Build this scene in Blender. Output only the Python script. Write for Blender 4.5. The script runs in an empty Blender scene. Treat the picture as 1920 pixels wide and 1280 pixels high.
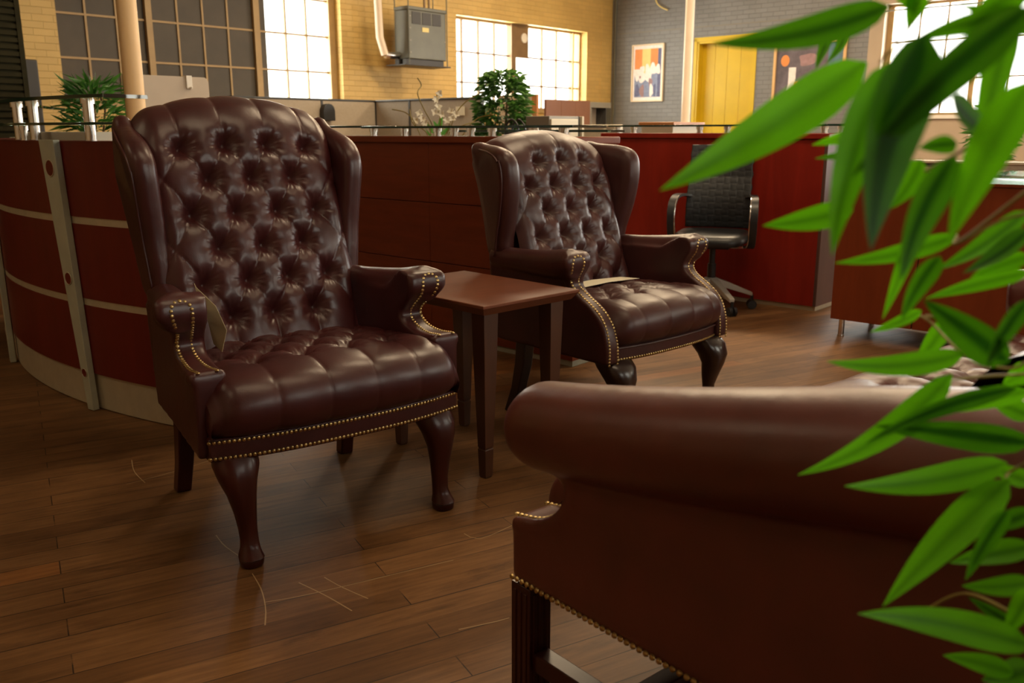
import bpy, bmesh, math, random
import numpy as np
from mathutils import Vector, Matrix
from math import sin, cos, pi, radians, sqrt, atan2, exp

random.seed(7)
RNG = np.random.RandomState(11)
SC = bpy.context.scene
COL = SC.collection

# ------------------------------------------------------------------ camera, world, light, exposure
FPX, HORIZON, CAM_H = 1670.0, 247.0, 1.10
PITCH = math.atan((640 - HORIZON) / FPX)
WA = radians(48.4)                      # direction of the yellow wall

cam_d = bpy.data.cameras.new('camera')
cam_d.sensor_width = 36.0
cam_d.lens = FPX / 1920 * 36.0
cam_d.clip_start = 0.05
cam_d.dof.use_dof = True
cam_d.dof.focus_distance = 2.55
cam_d.dof.aperture_fstop = 5.6
cam = bpy.data.objects.new('camera', cam_d)
cam.location = (0, 0, CAM_H)
cam.rotation_euler = (pi / 2 - PITCH, 0, 0)
COL.objects.link(cam)
SC.camera = cam

SC.view_settings.view_transform = 'Standard'
SC.view_settings.look = 'None'
SC.view_settings.gamma = 1.0
SC.view_settings.exposure = 0.85
SC.view_settings.use_curve_mapping = False
SC.cycles.max_bounces = 8
SC.cycles.diffuse_bounces = 5
SC.cycles.glossy_bounces = 4
SC.cycles.transmission_bounces = 8
SC.cycles.transparent_max_bounces = 12
SC.cycles.caustics_reflective = False
SC.cycles.caustics_refractive = False
SC.cycles.sample_clamp_indirect = 6.0
SC.cycles.use_denoising = True
try:
    SC.cycles.denoiser = 'OPENIMAGEDENOISE'
except Exception:
    pass

world = bpy.data.worlds.new('sky')
SC.world = world
world.use_nodes = True
bg = world.node_tree.nodes['Background']
bg.inputs['Color'].default_value = (1.0, 0.97, 0.90, 1)
bg.inputs['Strength'].default_value = 3.0


def gw(X, Y, z=0.0):
    """room frame (X along the yellow wall, Y along the grey wall) to world"""
    return Vector((X * cos(WA) - Y * sin(WA), X * sin(WA) + Y * cos(WA), z))


def area_light(name, loc, direction, sx, sy, power, color):
    l = bpy.data.lights.new(name, 'AREA')
    l.shape = 'RECTANGLE'
    l.size = sx
    l.size_y = sy
    l.energy = power
    l.color = color
    o = bpy.data.objects.new(name, l)
    o.location = loc
    d = Vector(direction).normalized()
    q = d.to_track_quat('-Z', 'Y')
    o.rotation_euler = q.to_euler()
    COL.objects.link(o)
    return o


YW, XW = 9.70, 13.60                    # yellow wall plane, grey wall plane (room frame)
YS, XS, CEIL = -3.2, -4.0, 4.2          # the two walls behind the camera, ceiling
ey = gw(0, 1) ; ex = gw(1, 0)
DAY = (1.0, 0.93, 0.80)
WIN = [('yellow', 6.55, 7.55, 1.41, 3.15), ('yellow', 9.72, 11.06, 1.45, 2.76), ('yellow', 11.46, 12.85, 1.45, 2.76),
       ('grey', 2.3, 4.95, 1.33, 2.87), ('grey', -2.2, 1.2, 1.33, 2.87)]
RAD = 11.0                              # radiance-like strength of the daylight panels
for i, (w, a, b, z0, z1) in enumerate(WIN):
    sx, sz = b - a, z1 - z0
    p = RAD * sx * sz * pi
    if w == 'yellow':
        area_light('daylight', gw((a + b) / 2, YW + 0.52, (z0 + z1) / 2), -ey, sx + .3, sz + .3, p, DAY)
    else:
        area_light('daylight', gw(XW + 0.52, (a + b) / 2, (z0 + z1) / 2), -ex, sx + .3, sz + .3, p, (1.0, 0.97, 0.95))
# windows of the side wall outside the frame on the right
for xm, q in ((1.2, 0.8), (5.2, 2.0), (9.4, 5.4)):
    area_light('daylight', gw(xm, YS - 0.52, 2.2), ey, 2.3, 1.6, q * 2.3 * 1.6 * pi, (1.0, 0.93, 0.80))
# unseen ceiling lights added as warm fill for the room
FILL_LIGHTS = [(-2.0, 2.0, 7, 1), (-1.6, 5.4, 10, 1), (1.5, 0.7, 17, 2), (3.9, 2.2, 27, 1), (6.9, 5.6, 78, 1), (7.6, 3.6, 72, 1), (10.6, 6.6, 66, 1), (10.6, 2.4, 60, 1)]
for (X, Y, p, k) in FILL_LIGHTS:
    area_light('ceiling_fill_light', gw(X, Y, CEIL - 0.13), (0, 0, -1), 1.2 * k, 0.3 * k * k, p, (1.0, 0.76, 0.48))

# ------------------------------------------------------------------ pixel helper (1920x1280 frame to a world point)
CP, SP = cos(PITCH), sin(PITCH)
CAMV = Vector((0, 0, CAM_H))


def ray(x, y):
    u = (x - 960) / FPX
    v = (640 - y) / FPX
    return Vector((u, CP + v * SP, -SP + v * CP))


def at_depth(x, y, d):
    return CAMV + ray(x, y) * d


def to_g(P):
    return Vector((P.x * cos(WA) + P.y * sin(WA), -P.x * sin(WA) + P.y * cos(WA), P.z))


def g_on_y(x, y, Y):
    o = to_g(CAMV); d = to_g(ray(x, y)); t = (Y - o.y) / d.y
    return o + d * t


def g_on_x(x, y, X):
    o = to_g(CAMV); d = to_g(ray(x, y)); t = (X - o.x) / d.x
    return o + d * t


# ------------------------------------------------------------------ materials
def new_mat(name):
    m = bpy.data.materials.new(name)
    m.use_nodes = True
    nt = m.node_tree
    for n in list(nt.nodes):
        nt.nodes.remove(n)
    out = nt.nodes.new('ShaderNodeOutputMaterial')
    b = nt.nodes.new('ShaderNodeBsdfPrincipled')
    nt.links.new(b.outputs[0], out.inputs[0])
    return m, nt, b, out


def mat(name, color, rough=0.5, metal=0.0, bump=0.0, bscale=60.0, var=0.0, vscale=4.0, coat=0.0, spec=0.5, rvar=0.0, stretch=None):
    m, nt, b, out = new_mat(name)
    L = nt.links.new
    b.inputs['Base Color'].default_value = (*color, 1)
    b.inputs['Roughness'].default_value = rough
    b.inputs['Metallic'].default_value = metal
    b.inputs['Specular IOR Level'].default_value = spec
    if coat:
        b.inputs['Coat Weight'].default_value = coat
        b.inputs['Coat Roughness'].default_value = 0.12
    tc = nt.nodes.new('ShaderNodeTexCoord')
    vec = tc.outputs['Object']
    if stretch:
        mp = nt.nodes.new('ShaderNodeMapping')
        mp.inputs['Scale'].default_value = stretch
        L(vec, mp.inputs[0]); vec = mp.outputs[0]
    if var:
        n = nt.nodes.new('ShaderNodeTexNoise')
        n.inputs['Scale'].default_value = vscale
        n.inputs['Detail'].default_value = 5
        L(vec, n.inputs['Vector'])
        r = nt.nodes.new('ShaderNodeValToRGB')
        r.color_ramp.elements[0].position = 0.3
        r.color_ramp.elements[1].position = 0.7
        r.color_ramp.elements[0].color = (*[c * (1 - var) for c in color], 1)
        r.color_ramp.elements[1].color = (*[min(1, c * (1 + var)) for c in color], 1)
        L(n.outputs['Fac'], r.inputs[0])
        L(r.outputs[0], b.inputs['Base Color'])
        if rvar:
            mr = nt.nodes.new('ShaderNodeMapRange')
            mr.inputs['To Min'].default_value = max(0.02, rough - rvar)
            mr.inputs['To Max'].default_value = rough + rvar
            L(n.outputs['Fac'], mr.inputs['Value'])
            L(mr.outputs[0], b.inputs['Roughness'])
    if bump:
        n2 = nt.nodes.new('ShaderNodeTexNoise')
        n2.inputs['Scale'].default_value = bscale
        n2.inputs['Detail'].default_value = 3
        L(vec, n2.inputs['Vector'])
        bp = nt.nodes.new('ShaderNodeBump')
        bp.inputs['Strength'].default_value = bump
        bp.inputs['Distance'].default_value = 0.01
        L(n2.outputs['Fac'], bp.inputs['Height'])
        L(bp.outputs[0], b.inputs['Normal'])
    return m


def wood_mat(name, color, rough=0.35, dark=0.55, scale=(2, 2, 30), axis_scale=1.0, coat=0.3, spec=0.5):
    m, nt, b, out = new_mat(name)
    L = nt.links.new
    tc = nt.nodes.new('ShaderNodeTexCoord')
    mp = nt.nodes.new('ShaderNodeMapping')
    mp.inputs['Scale'].default_value = scale
    L(tc.outputs['Object'], mp.inputs[0])
    n = nt.nodes.new('ShaderNodeTexNoise')
    n.inputs['Scale'].default_value = axis_scale
    n.inputs['Detail'].default_value = 7
    n.inputs['Roughness'].default_value = 0.62
    n.inputs['Distortion'].default_value = 0.6
    L(mp.outputs[0], n.inputs['Vector'])
    r = nt.nodes.new('ShaderNodeValToRGB')
    r.color_ramp.elements[0].position = 0.3
    r.color_ramp.elements[1].position = 0.68
    r.color_ramp.elements[0].color = (*[c * dark for c in color], 1)
    r.color_ramp.elements[1].color = (*color, 1)
    L(n.outputs['Fac'], r.inputs[0])
    L(r.outputs[0], b.inputs['Base Color'])
    b.inputs['Roughness'].default_value = rough
    b.inputs['Specular IOR Level'].default_value = spec
    if coat:
        b.inputs['Coat Weight'].default_value = coat
        b.inputs['Coat Roughness'].default_value = 0.15
    return m


def leather_mat(name, color, rough=0.3, spec=0.55):
    m, nt, b, out = new_mat(name)
    L = nt.links.new
    tc = nt.nodes.new('ShaderNodeTexCoord')
    n = nt.nodes.new('ShaderNodeTexNoise')
    n.inputs['Scale'].default_value = 7
    n.inputs['Detail'].default_value = 4
    L(tc.outputs['Object'], n.inputs['Vector'])
    r = nt.nodes.new('ShaderNodeValToRGB')
    r.color_ramp.elements[0].position = 0.3
    r.color_ramp.elements[1].position = 0.75
    r.color_ramp.elements[0].color = (*[c * 0.75 for c in color], 1)
    r.color_ramp.elements[1].color = (*[c * 1.25 for c in color], 1)
    L(n.outputs['Fac'], r.inputs[0])
    L(r.outputs[0], b.inputs['Base Color'])
    mr = nt.nodes.new('ShaderNodeMapRange')
    mr.inputs['To Min'].default_value = rough - 0.06
    mr.inputs['To Max'].default_value = rough + 0.08
    L(n.outputs['Fac'], mr.inputs['Value'])
    L(mr.outputs[0], b.inputs['Roughness'])
    v = nt.nodes.new('ShaderNodeTexVoronoi')
    v.inputs['Scale'].default_value = 420
    L(tc.outputs['Object'], v.inputs['Vector'])
    n2 = nt.nodes.new('ShaderNodeTexNoise')
    n2.inputs['Scale'].default_value = 28
    n2.inputs['Detail'].default_value = 4
    L(tc.outputs['Object'], n2.inputs['Vector'])
    b1 = nt.nodes.new('ShaderNodeBump')
    b1.inputs['Strength'].default_value = 0.06
    b1.inputs['Distance'].default_value = 0.002
    L(v.outputs['Distance'], b1.inputs['Height'])
    b2 = nt.nodes.new('ShaderNodeBump')
    b2.inputs['Strength'].default_value = 0.12
    b2.inputs['Distance'].default_value = 0.006
    L(n2.outputs['Fac'], b2.inputs['Height'])
    L(b1.outputs[0], b2.inputs['Normal'])
    L(b2.outputs[0], b.inputs['Normal'])
    b.inputs['Specular IOR Level'].default_value = spec
    return m


def brick_mat(name, color, mortar, axis='X', rough=0.55, var=0.10):
    m, nt, b, out = new_mat(name)
    L = nt.links.new
    tc = nt.nodes.new('ShaderNodeTexCoord')
    sx = nt.nodes.new('ShaderNodeSeparateXYZ')
    L(tc.outputs['Object'], sx.inputs[0])
    cx = nt.nodes.new('ShaderNodeCombineXYZ')
    L(sx.outputs[axis], cx.inputs['X'])
    L(sx.outputs['Z'], cx.inputs['Y'])
    br = nt.nodes.new('ShaderNodeTexBrick')
    br.inputs['Scale'].default_value = 1.0
    br.inputs['Brick Width'].default_value = 0.205
    br.inputs['Row Height'].default_value = 0.0677
    br.inputs['Mortar Size'].default_value = 0.0042
    br.inputs['Mortar Smooth'].default_value = 0.6
    br.inputs['Color1'].default_value = (*[c * (1 - var) for c in color], 1)
    br.inputs['Color2'].default_value = (*[min(1, c * (1 + var)) for c in color], 1)
    br.inputs['Mortar'].default_value = (*mortar, 1)
    L(cx.outputs[0], br.inputs['Vector'])
    n = nt.nodes.new('ShaderNodeTexNoise')
    n.inputs['Scale'].default_value = 1.3
    n.inputs['Detail'].default_value = 6
    L(cx.outputs[0], n.inputs['Vector'])
    mx = nt.nodes.new('ShaderNodeMix')
    mx.data_type = 'RGBA'
    mx.blend_type = 'MULTIPLY'
    mx.inputs['Factor'].default_value = 0.35
    L(br.outputs['Color'], mx.inputs[6])
    r = nt.nodes.new('ShaderNodeValToRGB')
    r.color_ramp.elements[0].position = 0.35
    r.color_ramp.elements[0].color = (.62, .58, .52, 1)
    r.color_ramp.elements[1].position = 0.6
    r.color_ramp.elements[1].color = (1, 1, 1, 1)
    L(n.outputs['Fac'], r.inputs[0])
    L(r.outputs[0], mx.inputs[7])
    L(mx.outputs[2], b.inputs['Base Color'])
    b.inputs['Roughness'].default_value = rough
    bp = nt.nodes.new('ShaderNodeBump')
    bp.invert = True
    bp.inputs['Strength'].default_value = 0.7
    bp.inputs['Distance'].default_value = 0.006
    L(br.outputs['Fac'], bp.inputs['Height'])
    L(bp.outputs[0], b.inputs['Normal'])
    return m


def floor_mat():
    m, nt, b, out = new_mat('old_maple_strip_floor')
    L = nt.links.new
    tc = nt.nodes.new('ShaderNodeTexCoord')
    mp = nt.nodes.new('ShaderNodeMapping')
    mp.inputs['Rotation'].default_value = (0, 0, -radians(29))
    L(tc.outputs['Object'], mp.inputs[0])
    br = nt.nodes.new('ShaderNodeTexBrick')
    br.offset = 0.37
    br.inputs['Scale'].default_value = 1.0
    br.inputs['Brick Width'].default_value = 1.15
    br.inputs['Row Height'].default_value = 0.082
    br.inputs['Mortar Size'].default_value = 0.0017
    br.inputs['Mortar Smooth'].default_value = 0.3
    br.inputs['Color1'].default_value = (0, 0, 0, 1)
    br.inputs['Color2'].default_value = (1, 1, 1, 1)
    br.inputs['Mortar'].default_value = (0.5, 0.5, 0.5, 1)
    L(mp.outputs[0], br.inputs['Vector'])
    # grain stretched along the boards
    mg = nt.nodes.new('ShaderNodeMapping')
    mg.inputs['Scale'].default_value = (5, 60, 1)
    L(mp.outputs[0], mg.inputs[0])
    g = nt.nodes.new('ShaderNodeTexNoise')
    g.inputs['Scale'].default_value = 1.0
    g.inputs['Detail'].default_value = 6
    g.inputs['Roughness'].default_value = 0.65
    L(mg.outputs[0], g.inputs['Vector'])
    # wear patches
    w = nt.nodes.new('ShaderNodeTexNoise')
    w.inputs['Scale'].default_value = 1.6
    w.inputs['Detail'].default_value = 7
    w.inputs['Roughness'].default_value = 0.6
    L(mp.outputs[0], w.inputs['Vector'])
    mw = nt.nodes.new('ShaderNodeMapping')
    mw.inputs['Scale'].default_value = (1.2, 5, 1)
    L(mp.outputs[0], mw.inputs[0])
    st = nt.nodes.new('ShaderNodeTexNoise')
    st.inputs['Scale'].default_value = 2.3
    st.inputs['Detail'].default_value = 8
    st.inputs['Roughness'].default_value = 0.7
    L(mw.outputs[0], st.inputs['Vector'])
    r1 = nt.nodes.new('ShaderNodeValToRGB')
    e = r1.color_ramp.elements
    e[0].position = 0.28; e[0].color = (0.140, 0.072, 0.027, 1)
    e[1].position = 0.72; e[1].color = (0.260, 0.144, 0.060, 1)
    L(g.outputs['Fac'], r1.inputs[0])
    # board to board tint
    m1 = nt.nodes.new('ShaderNodeMix'); m1.data_type = 'RGBA'; m1.blend_type = 'MULTIPLY'
    m1.inputs['Factor'].default_value = 1.0
    r2 = nt.nodes.new('ShaderNodeValToRGB')
    r2.color_ramp.elements[0].color = (0.72, 0.64, 0.56, 1)
    r2.color_ramp.elements[1].color = (1.06, 1.0, 0.92, 1)
    eo = r2.color_ramp.elements.new(0.86); eo.color = (1.05, 0.98, 0.90, 1)
    eo = r2.color_ramp.elements.new(0.93); eo.color = (1.22, 0.92, 0.62, 1)
    L(br.outputs['Color'], r2.inputs[0])
    L(r1.outputs[0], m1.inputs[6]); L(r2.outputs[0], m1.inputs[7])
    m2 = nt.nodes.new('ShaderNodeMix'); m2.data_type = 'RGBA'; m2.blend_type = 'MULTIPLY'
    m2.inputs['Factor'].default_value = 1.0
    r3 = nt.nodes.new('ShaderNodeValToRGB')
    e = r3.color_ramp.elements
    e[0].position = 0.33; e[0].color = (0.55, 0.50, 0.46, 1)
    e[1].position = 0.62; e[1].color = (1.05, 1.0, 0.98, 1)
    L(w.outputs['Fac'], r3.inputs[0])
    L(m1.outputs[2], m2.inputs[6]); L(r3.outputs[0], m2.inputs[7])
    m3 = nt.nodes.new('ShaderNodeMix'); m3.data_type = 'RGBA'; m3.blend_type = 'MULTIPLY'
    m3.inputs['Factor'].default_value = 1.0
    r4 = nt.nodes.new('ShaderNodeValToRGB')
    e = r4.color_ramp.elements
    e[0].position = 0.27; e[0].color = (0.35, 0.32, 0.30, 1)
    e[1].position = 0.45; e[1].color = (1, 1, 1, 1)
    L(st.outputs['Fac'], r4.inputs[0])
    L(m2.outputs[2], m3.inputs[6]); L(r4.outputs[0], m3.inputs[7])
    m4 = nt.nodes.new('ShaderNodeMix'); m4.data_type = 'RGBA'
    m4.inputs[7].default_value = (0.028, 0.014, 0.007, 1)
    sn = nt.nodes.new('ShaderNodeTexNoise')
    sn.inputs['Scale'].default_value = 1.0
    sn.inputs['Detail'].default_value = 2
    ms = nt.nodes.new('ShaderNodeMapping')
    ms.inputs['Scale'].default_value = (1.6, 13, 1)
    L(mp.outputs[0], ms.inputs[0]); L(ms.outputs[0], sn.inputs['Vector'])
    sr = nt.nodes.new('ShaderNodeMapRange')
    sr.inputs['From Min'].default_value = 0.33
    sr.inputs['From Max'].default_value = 0.52
    L(sn.outputs['Fac'], sr.inputs['Value'])
    sm = nt.nodes.new('ShaderNodeMath'); sm.operation = 'MULTIPLY'
    L(br.outputs['Fac'], sm.inputs[0]); L(sr.outputs[0], sm.inputs[1])
    L(sm.outputs[0], m4.inputs[0])
    L(m3.outputs[2], m4.inputs[6])
    L(m4.outputs[2], b.inputs['Base Color'])
    mr = nt.nodes.new('ShaderNodeMapRange')
    mr.inputs['To Min'].default_value = 0.42
    mr.inputs['To Max'].default_value = 0.60
    L(w.outputs['Fac'], mr.inputs['Value'])
    L(mr.outputs[0], b.inputs['Roughness'])
    bp = nt.nodes.new('ShaderNodeBump'); bp.invert = True
    bp.inputs['Strength'].default_value = 0.35
    bp.inputs['Distance'].default_value = 0.002
    L(br.outputs['Fac'], bp.inputs['Height'])
    bp2 = nt.nodes.new('ShaderNodeBump')
    bp2.inputs['Strength'].default_value = 0.12
    bp2.inputs['Distance'].default_value = 0.003
    L(g.outputs['Fac'], bp2.inputs['Height'])
    L(bp.outputs[0], bp2.inputs['Normal'])
    L(bp2.outputs[0], b.inputs['Normal'])
    b.inputs['Specular IOR Level'].default_value = 0.28
    return m


def glass_mat(name, color, rough=0.02):
    m, nt, b, out = new_mat(name)
    b.inputs['Base Color'].default_value = (*color, 1)
    b.inputs['Roughness'].default_value = rough
    b.inputs['Transmission Weight'].default_value = 1.0
    b.inputs['IOR'].default_value = 1.5
    return m


def pane_mat(name):
    m, nt, b, out = new_mat(name)
    nt.nodes.remove(b)
    t = nt.nodes.new('ShaderNodeBsdfTransparent')
    t.inputs['Color'].default_value = (0.96, 0.97, 0.95, 1)
    g = nt.nodes.new('ShaderNodeBsdfGlossy')
    g.inputs['Roughness'].default_value = 0.04
    mx = nt.nodes.new('ShaderNodeMixShader')
    mx.inputs[0].default_value = 0.05
    nt.links.new(t.outputs[0], mx.inputs[1])
    nt.links.new(g.outputs[0], mx.inputs[2])
    nt.links.new(mx.outputs[0], out.inputs[0])
    return m


def leaf_mat(name, c0, c1, trans=0.45):
    m, nt, b, out = new_mat(name)
    L = nt.links.new
    tc = nt.nodes.new('ShaderNodeTexCoord')
    n = nt.nodes.new('ShaderNodeTexNoise')
    n.inputs['Scale'].default_value = 9
    n.inputs['Detail'].default_value = 3
    L(tc.outputs['Object'], n.inputs['Vector'])
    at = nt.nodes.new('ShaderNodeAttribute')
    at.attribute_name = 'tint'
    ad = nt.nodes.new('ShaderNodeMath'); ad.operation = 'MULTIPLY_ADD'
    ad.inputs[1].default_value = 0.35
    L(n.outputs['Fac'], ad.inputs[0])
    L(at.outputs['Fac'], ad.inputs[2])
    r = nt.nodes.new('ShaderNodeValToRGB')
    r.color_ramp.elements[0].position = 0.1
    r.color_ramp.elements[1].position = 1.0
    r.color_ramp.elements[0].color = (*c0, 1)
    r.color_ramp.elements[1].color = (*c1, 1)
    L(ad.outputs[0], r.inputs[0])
    L(r.outputs[0], b.inputs['Base Color'])
    b.inputs['Roughness'].default_value = 0.42
    b.inputs['Specular IOR Level'].default_value = 0.35
    tr = nt.nodes.new('ShaderNodeBsdfTranslucent')
    L(r.outputs[0], tr.inputs['Color'])
    mx = nt.nodes.new('ShaderNodeMixShader')
    mx.inputs[0].default_value = trans
    L(b.outputs[0], mx.inputs[1]); L(tr.outputs[0], mx.inputs[2])
    L(mx.outputs[0], out.inputs[0])
    return m


M = {}
M['leather'] = leather_mat('oxblood_leather', (0.050, 0.0090, 0.0085), 0.34)
M['leather_b'] = leather_mat('brown_oxblood_leather', (0.052, 0.0125, 0.0105), 0.37)
M['leather_s'] = leather_mat('reddish_oxblood_leather', (0.100, 0.0140, 0.0085), 0.36, 0.9)
M['brass'] = mat('aged_brass', (0.50, 0.36, 0.15), 0.34, 1.0, var=0.25, vscale=40)
M['leg_red'] = wood_mat('mahogany_leg', (0.050, 0.008, 0.005), 0.30, 0.6, (8, 8, 2), coat=0.1, spec=0.35)
M['leg_black'] = wood_mat('dark_mahogany_leg', (0.022, 0.008, 0.005), 0.3, 0.6, (8, 8, 2))
M['table'] = wood_mat('cherry_table_top', (0.185, 0.055, 0.024), 0.33, 0.72, (3, 22, 3), coat=0.25)
M['table_leg'] = wood_mat('cherry_table_leg', (0.085, 0.030, 0.013), 0.4, 0.65, (14, 14, 2))
M['mahog_a'] = wood_mat('dark_red_laminate', (0.155, 0.015, 0.008), 0.4, 0.8, (12, 12, 2), coat=0.0, spec=0.28)
M['mahog_b'] = wood_mat('red_brown_laminate', (0.220, 0.046, 0.015), 0.42, 0.75, (3, 3, 20), coat=0.0, spec=0.28)
M['mahog_c'] = wood_mat('bright_mahogany', (0.300, 0.022, 0.012), 0.34, 0.72, (10, 10, 1.5), coat=0.0, spec=0.28)
M['mahog_d'] = wood_mat('orange_mahogany', (0.220, 0.042, 0.012), 0.36, 0.78, (9, 9, 1.5), coat=0.0, spec=0.28)
M['endpanel'] = wood_mat('muted_mauve_brown_laminate', (0.14, 0.075, 0.065), 0.45, 0.85, (9, 9, 1.5), coat=0.0)
M['alu'] = mat('brushed_aluminium', (0.55, 0.49, 0.36), 0.42, 0.3, bump=0.03, bscale=300, var=0.06, vscale=20)
M['alu_dull'] = mat('dull_grey_aluminium', (0.46, 0.48, 0.38), 0.5, 0.1, var=0.08, vscale=12)
M['chrome'] = mat('satin_chrome', (0.78, 0.76, 0.74), 0.16, 1.0)
M['silver'] = mat('grey_painted_metal', (0.42, 0.39, 0.34), 0.4, 0.15)
M['glass'] = glass_mat('greenish_shelf_glass', (0.60, 0.86, 0.74))
M['glass_edge'] = mat('dark_green_glass_edge', (0.010, 0.040, 0.026), 0.15)
M['pane'] = pane_mat('window_pane_glass')
M['floor'] = floor_mat()
M['brick_y'] = brick_mat('yellow_painted_brick', (0.68, 0.46, 0.15), (0.58, 0.39, 0.122), 'X', var=0.05)
M['brick_g'] = brick_mat('grey_painted_brick', (0.195, 0.20, 0.205), (0.14, 0.143, 0.147), 'Y', var=0.05)
M['wall_b'] = mat('warm_lit_beige_wall', (0.42, 0.33, 0.235), 0.6, bump=0.1, bscale=14, var=0.05, vscale=3)  # warm light on the grey wall put into a beige base colour
M['weave'] = mat('black_woven_leather', (0.019, 0.021, 0.023), 0.5, bump=0.08, bscale=120)
M['wall_p'] = mat('cream_painted_wall', (0.48, 0.36, 0.22), 0.7, var=0.06, vscale=2)
M['ceil'] = mat('ceiling_paint', (0.62, 0.55, 0.44), 0.8, var=0.06, vscale=2)
M['yellow_door'] = mat('yellow_paint', (0.60, 0.42, 0.012), 0.42, bump=0.05, bscale=20, var=0.06, vscale=3)
M['cream_metal'] = mat('tan_sash_paint', (0.40, 0.26, 0.105), 0.5, var=0.08, vscale=8)
M['sash_dark'] = mat('brown_backlit_sash', (0.22, 0.13, 0.055), 0.5, var=0.1, vscale=8)  # brown metal; on bright-window muntins it paints in their backlit shade
M['dark_pane'] = mat('covered_dark_pane', (0.068, 0.052, 0.034), 0.6, var=0.18, vscale=3)
M['column'] = mat('cream_column_paint', (0.86, 0.58, 0.29), 0.45, var=0.05, vscale=5)
M['column_w'] = mat('white_column_paint', (0.82, 0.68, 0.52), 0.45, var=0.04, vscale=5)
M['fabric'] = mat('beige_partition_fabric', (0.38, 0.32, 0.245), 0.85, bump=0.15, bscale=400, var=0.05, vscale=40)
M['fabric_w'] = mat('pale_partition_laminate', (0.50, 0.42, 0.33), 0.6, var=0.03, vscale=10)
M['dark_trim'] = mat('charcoal_trim', (0.035, 0.034, 0.032), 0.45)
M['black_plastic'] = mat('black_plastic', (0.014, 0.014, 0.015), 0.38)
M['black_leather'] = mat('black_leather', (0.018, 0.019, 0.021), 0.36, bump=0.08, bscale=120)
M['heater'] = mat('grey_green_enamel', (0.125, 0.125, 0.095), 0.42, var=0.1, vscale=6)
M['heater_dark'] = mat('dark_louvre_metal', (0.035, 0.030, 0.026), 0.5)
M['plate'] = mat('pale_yellow_label', (0.72, 0.58, 0.22), 0.5)
M['paper'] = mat('cream_paper', (0.72, 0.66, 0.50), 0.8)
M['tag'] = mat('kraft_card', (0.40, 0.32, 0.18), 0.8)
M['orange_wood'] = wood_mat('orange_oak', (0.46, 0.19, 0.055), 0.45, 0.8, (8, 8, 2))
M['brown_panel'] = wood_mat('brown_cherry_panel', (0.17, 0.062, 0.022), 0.5, 0.85, (6, 6, 1.5), coat=0.0)
M['steel_cream'] = mat('cream_cabinet_steel', (0.55, 0.50, 0.38), 0.45)
M['steel_grey'] = mat('grey_cabinet_steel', (0.20, 0.19, 0.165), 0.45)
M['ribbed'] = mat('dark_olive_ribbed_metal', (0.032, 0.028, 0.013), 0.85, var=0.2, vscale=9, spec=0.1)
M['plate_grey'] = mat('pale_grey_powder_coat', (0.66, 0.64, 0.52), 0.5)
M['leaf'] = leaf_mat('bamboo_leaf', (0.012, 0.085, 0.003), (0.19, 0.70, 0.004), 0.52)
M['leaf_far'] = leaf_mat('far_bamboo_leaf', (0.03, 0.12, 0.02), (0.10, 0.30, 0.05), 0.4)
M['leaf_ficus'] = leaf_mat('ficus_leaf', (0.018, 0.060, 0.012), (0.075, 0.19, 0.03), 0.4)
M['stem'] = mat('tan_bamboo_cane', (0.32, 0.26, 0.07), 0.5, var=0.2, vscale=20)
M['bark'] = mat('brown_bark', (0.12, 0.07, 0.03), 0.8, var=0.3, vscale=30)
M['twig'] = mat('olive_twig', (0.20, 0.15, 0.03), 0.7, var=0.2, vscale=30)
M['petal'] = mat('white_petal', (0.80, 0.76, 0.62), 0.6)
M['pot'] = mat('dark_planter', (0.05, 0.035, 0.025), 0.5, var=0.1)
M['soil'] = mat('soil', (0.03, 0.02, 0.012), 0.95, bump=0.6, bscale=80)
M['scratch'] = mat('pale_scratch', (0.36, 0.24, 0.12), 0.7)
M['white'] = mat('white_paint', (0.78, 0.74, 0.66), 0.5)

# picture papers
M['p_orange'] = mat('picture_orange', (0.72, 0.25, 0.06), 0.6, var=0.1)
M['p_yellow'] = mat('picture_yellow', (0.85, 0.58, 0.20), 0.6, var=0.08)
M['p_navy'] = mat('picture_navy', (0.10, 0.11, 0.22), 0.6, var=0.2, vscale=20)
M['p_blue'] = mat('picture_slate_blue', (0.20, 0.24, 0.38), 0.6, var=0.15, vscale=20)
M['p_white'] = mat('picture_white', (0.80, 0.74, 0.72), 0.6, var=0.08, vscale=30)
M['p_dark'] = mat('picture_plum_grey', (0.115, 0.095, 0.115), 0.6, var=0.35, vscale=6)
M['p_teal'] = mat('picture_teal', (0.08, 0.16, 0.21), 0.6, var=0.2, vscale=6)
M['p_skin'] = mat('picture_mauve', (0.30, 0.18, 0.19), 0.6, var=0.2, vscale=9)
M['frame_pale'] = mat('pale_maple_frame', (0.80, 0.66, 0.46), 0.45)
M['frame_gold'] = mat('honey_frame', (0.66, 0.42, 0.18), 0.45, var=0.08)


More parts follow.
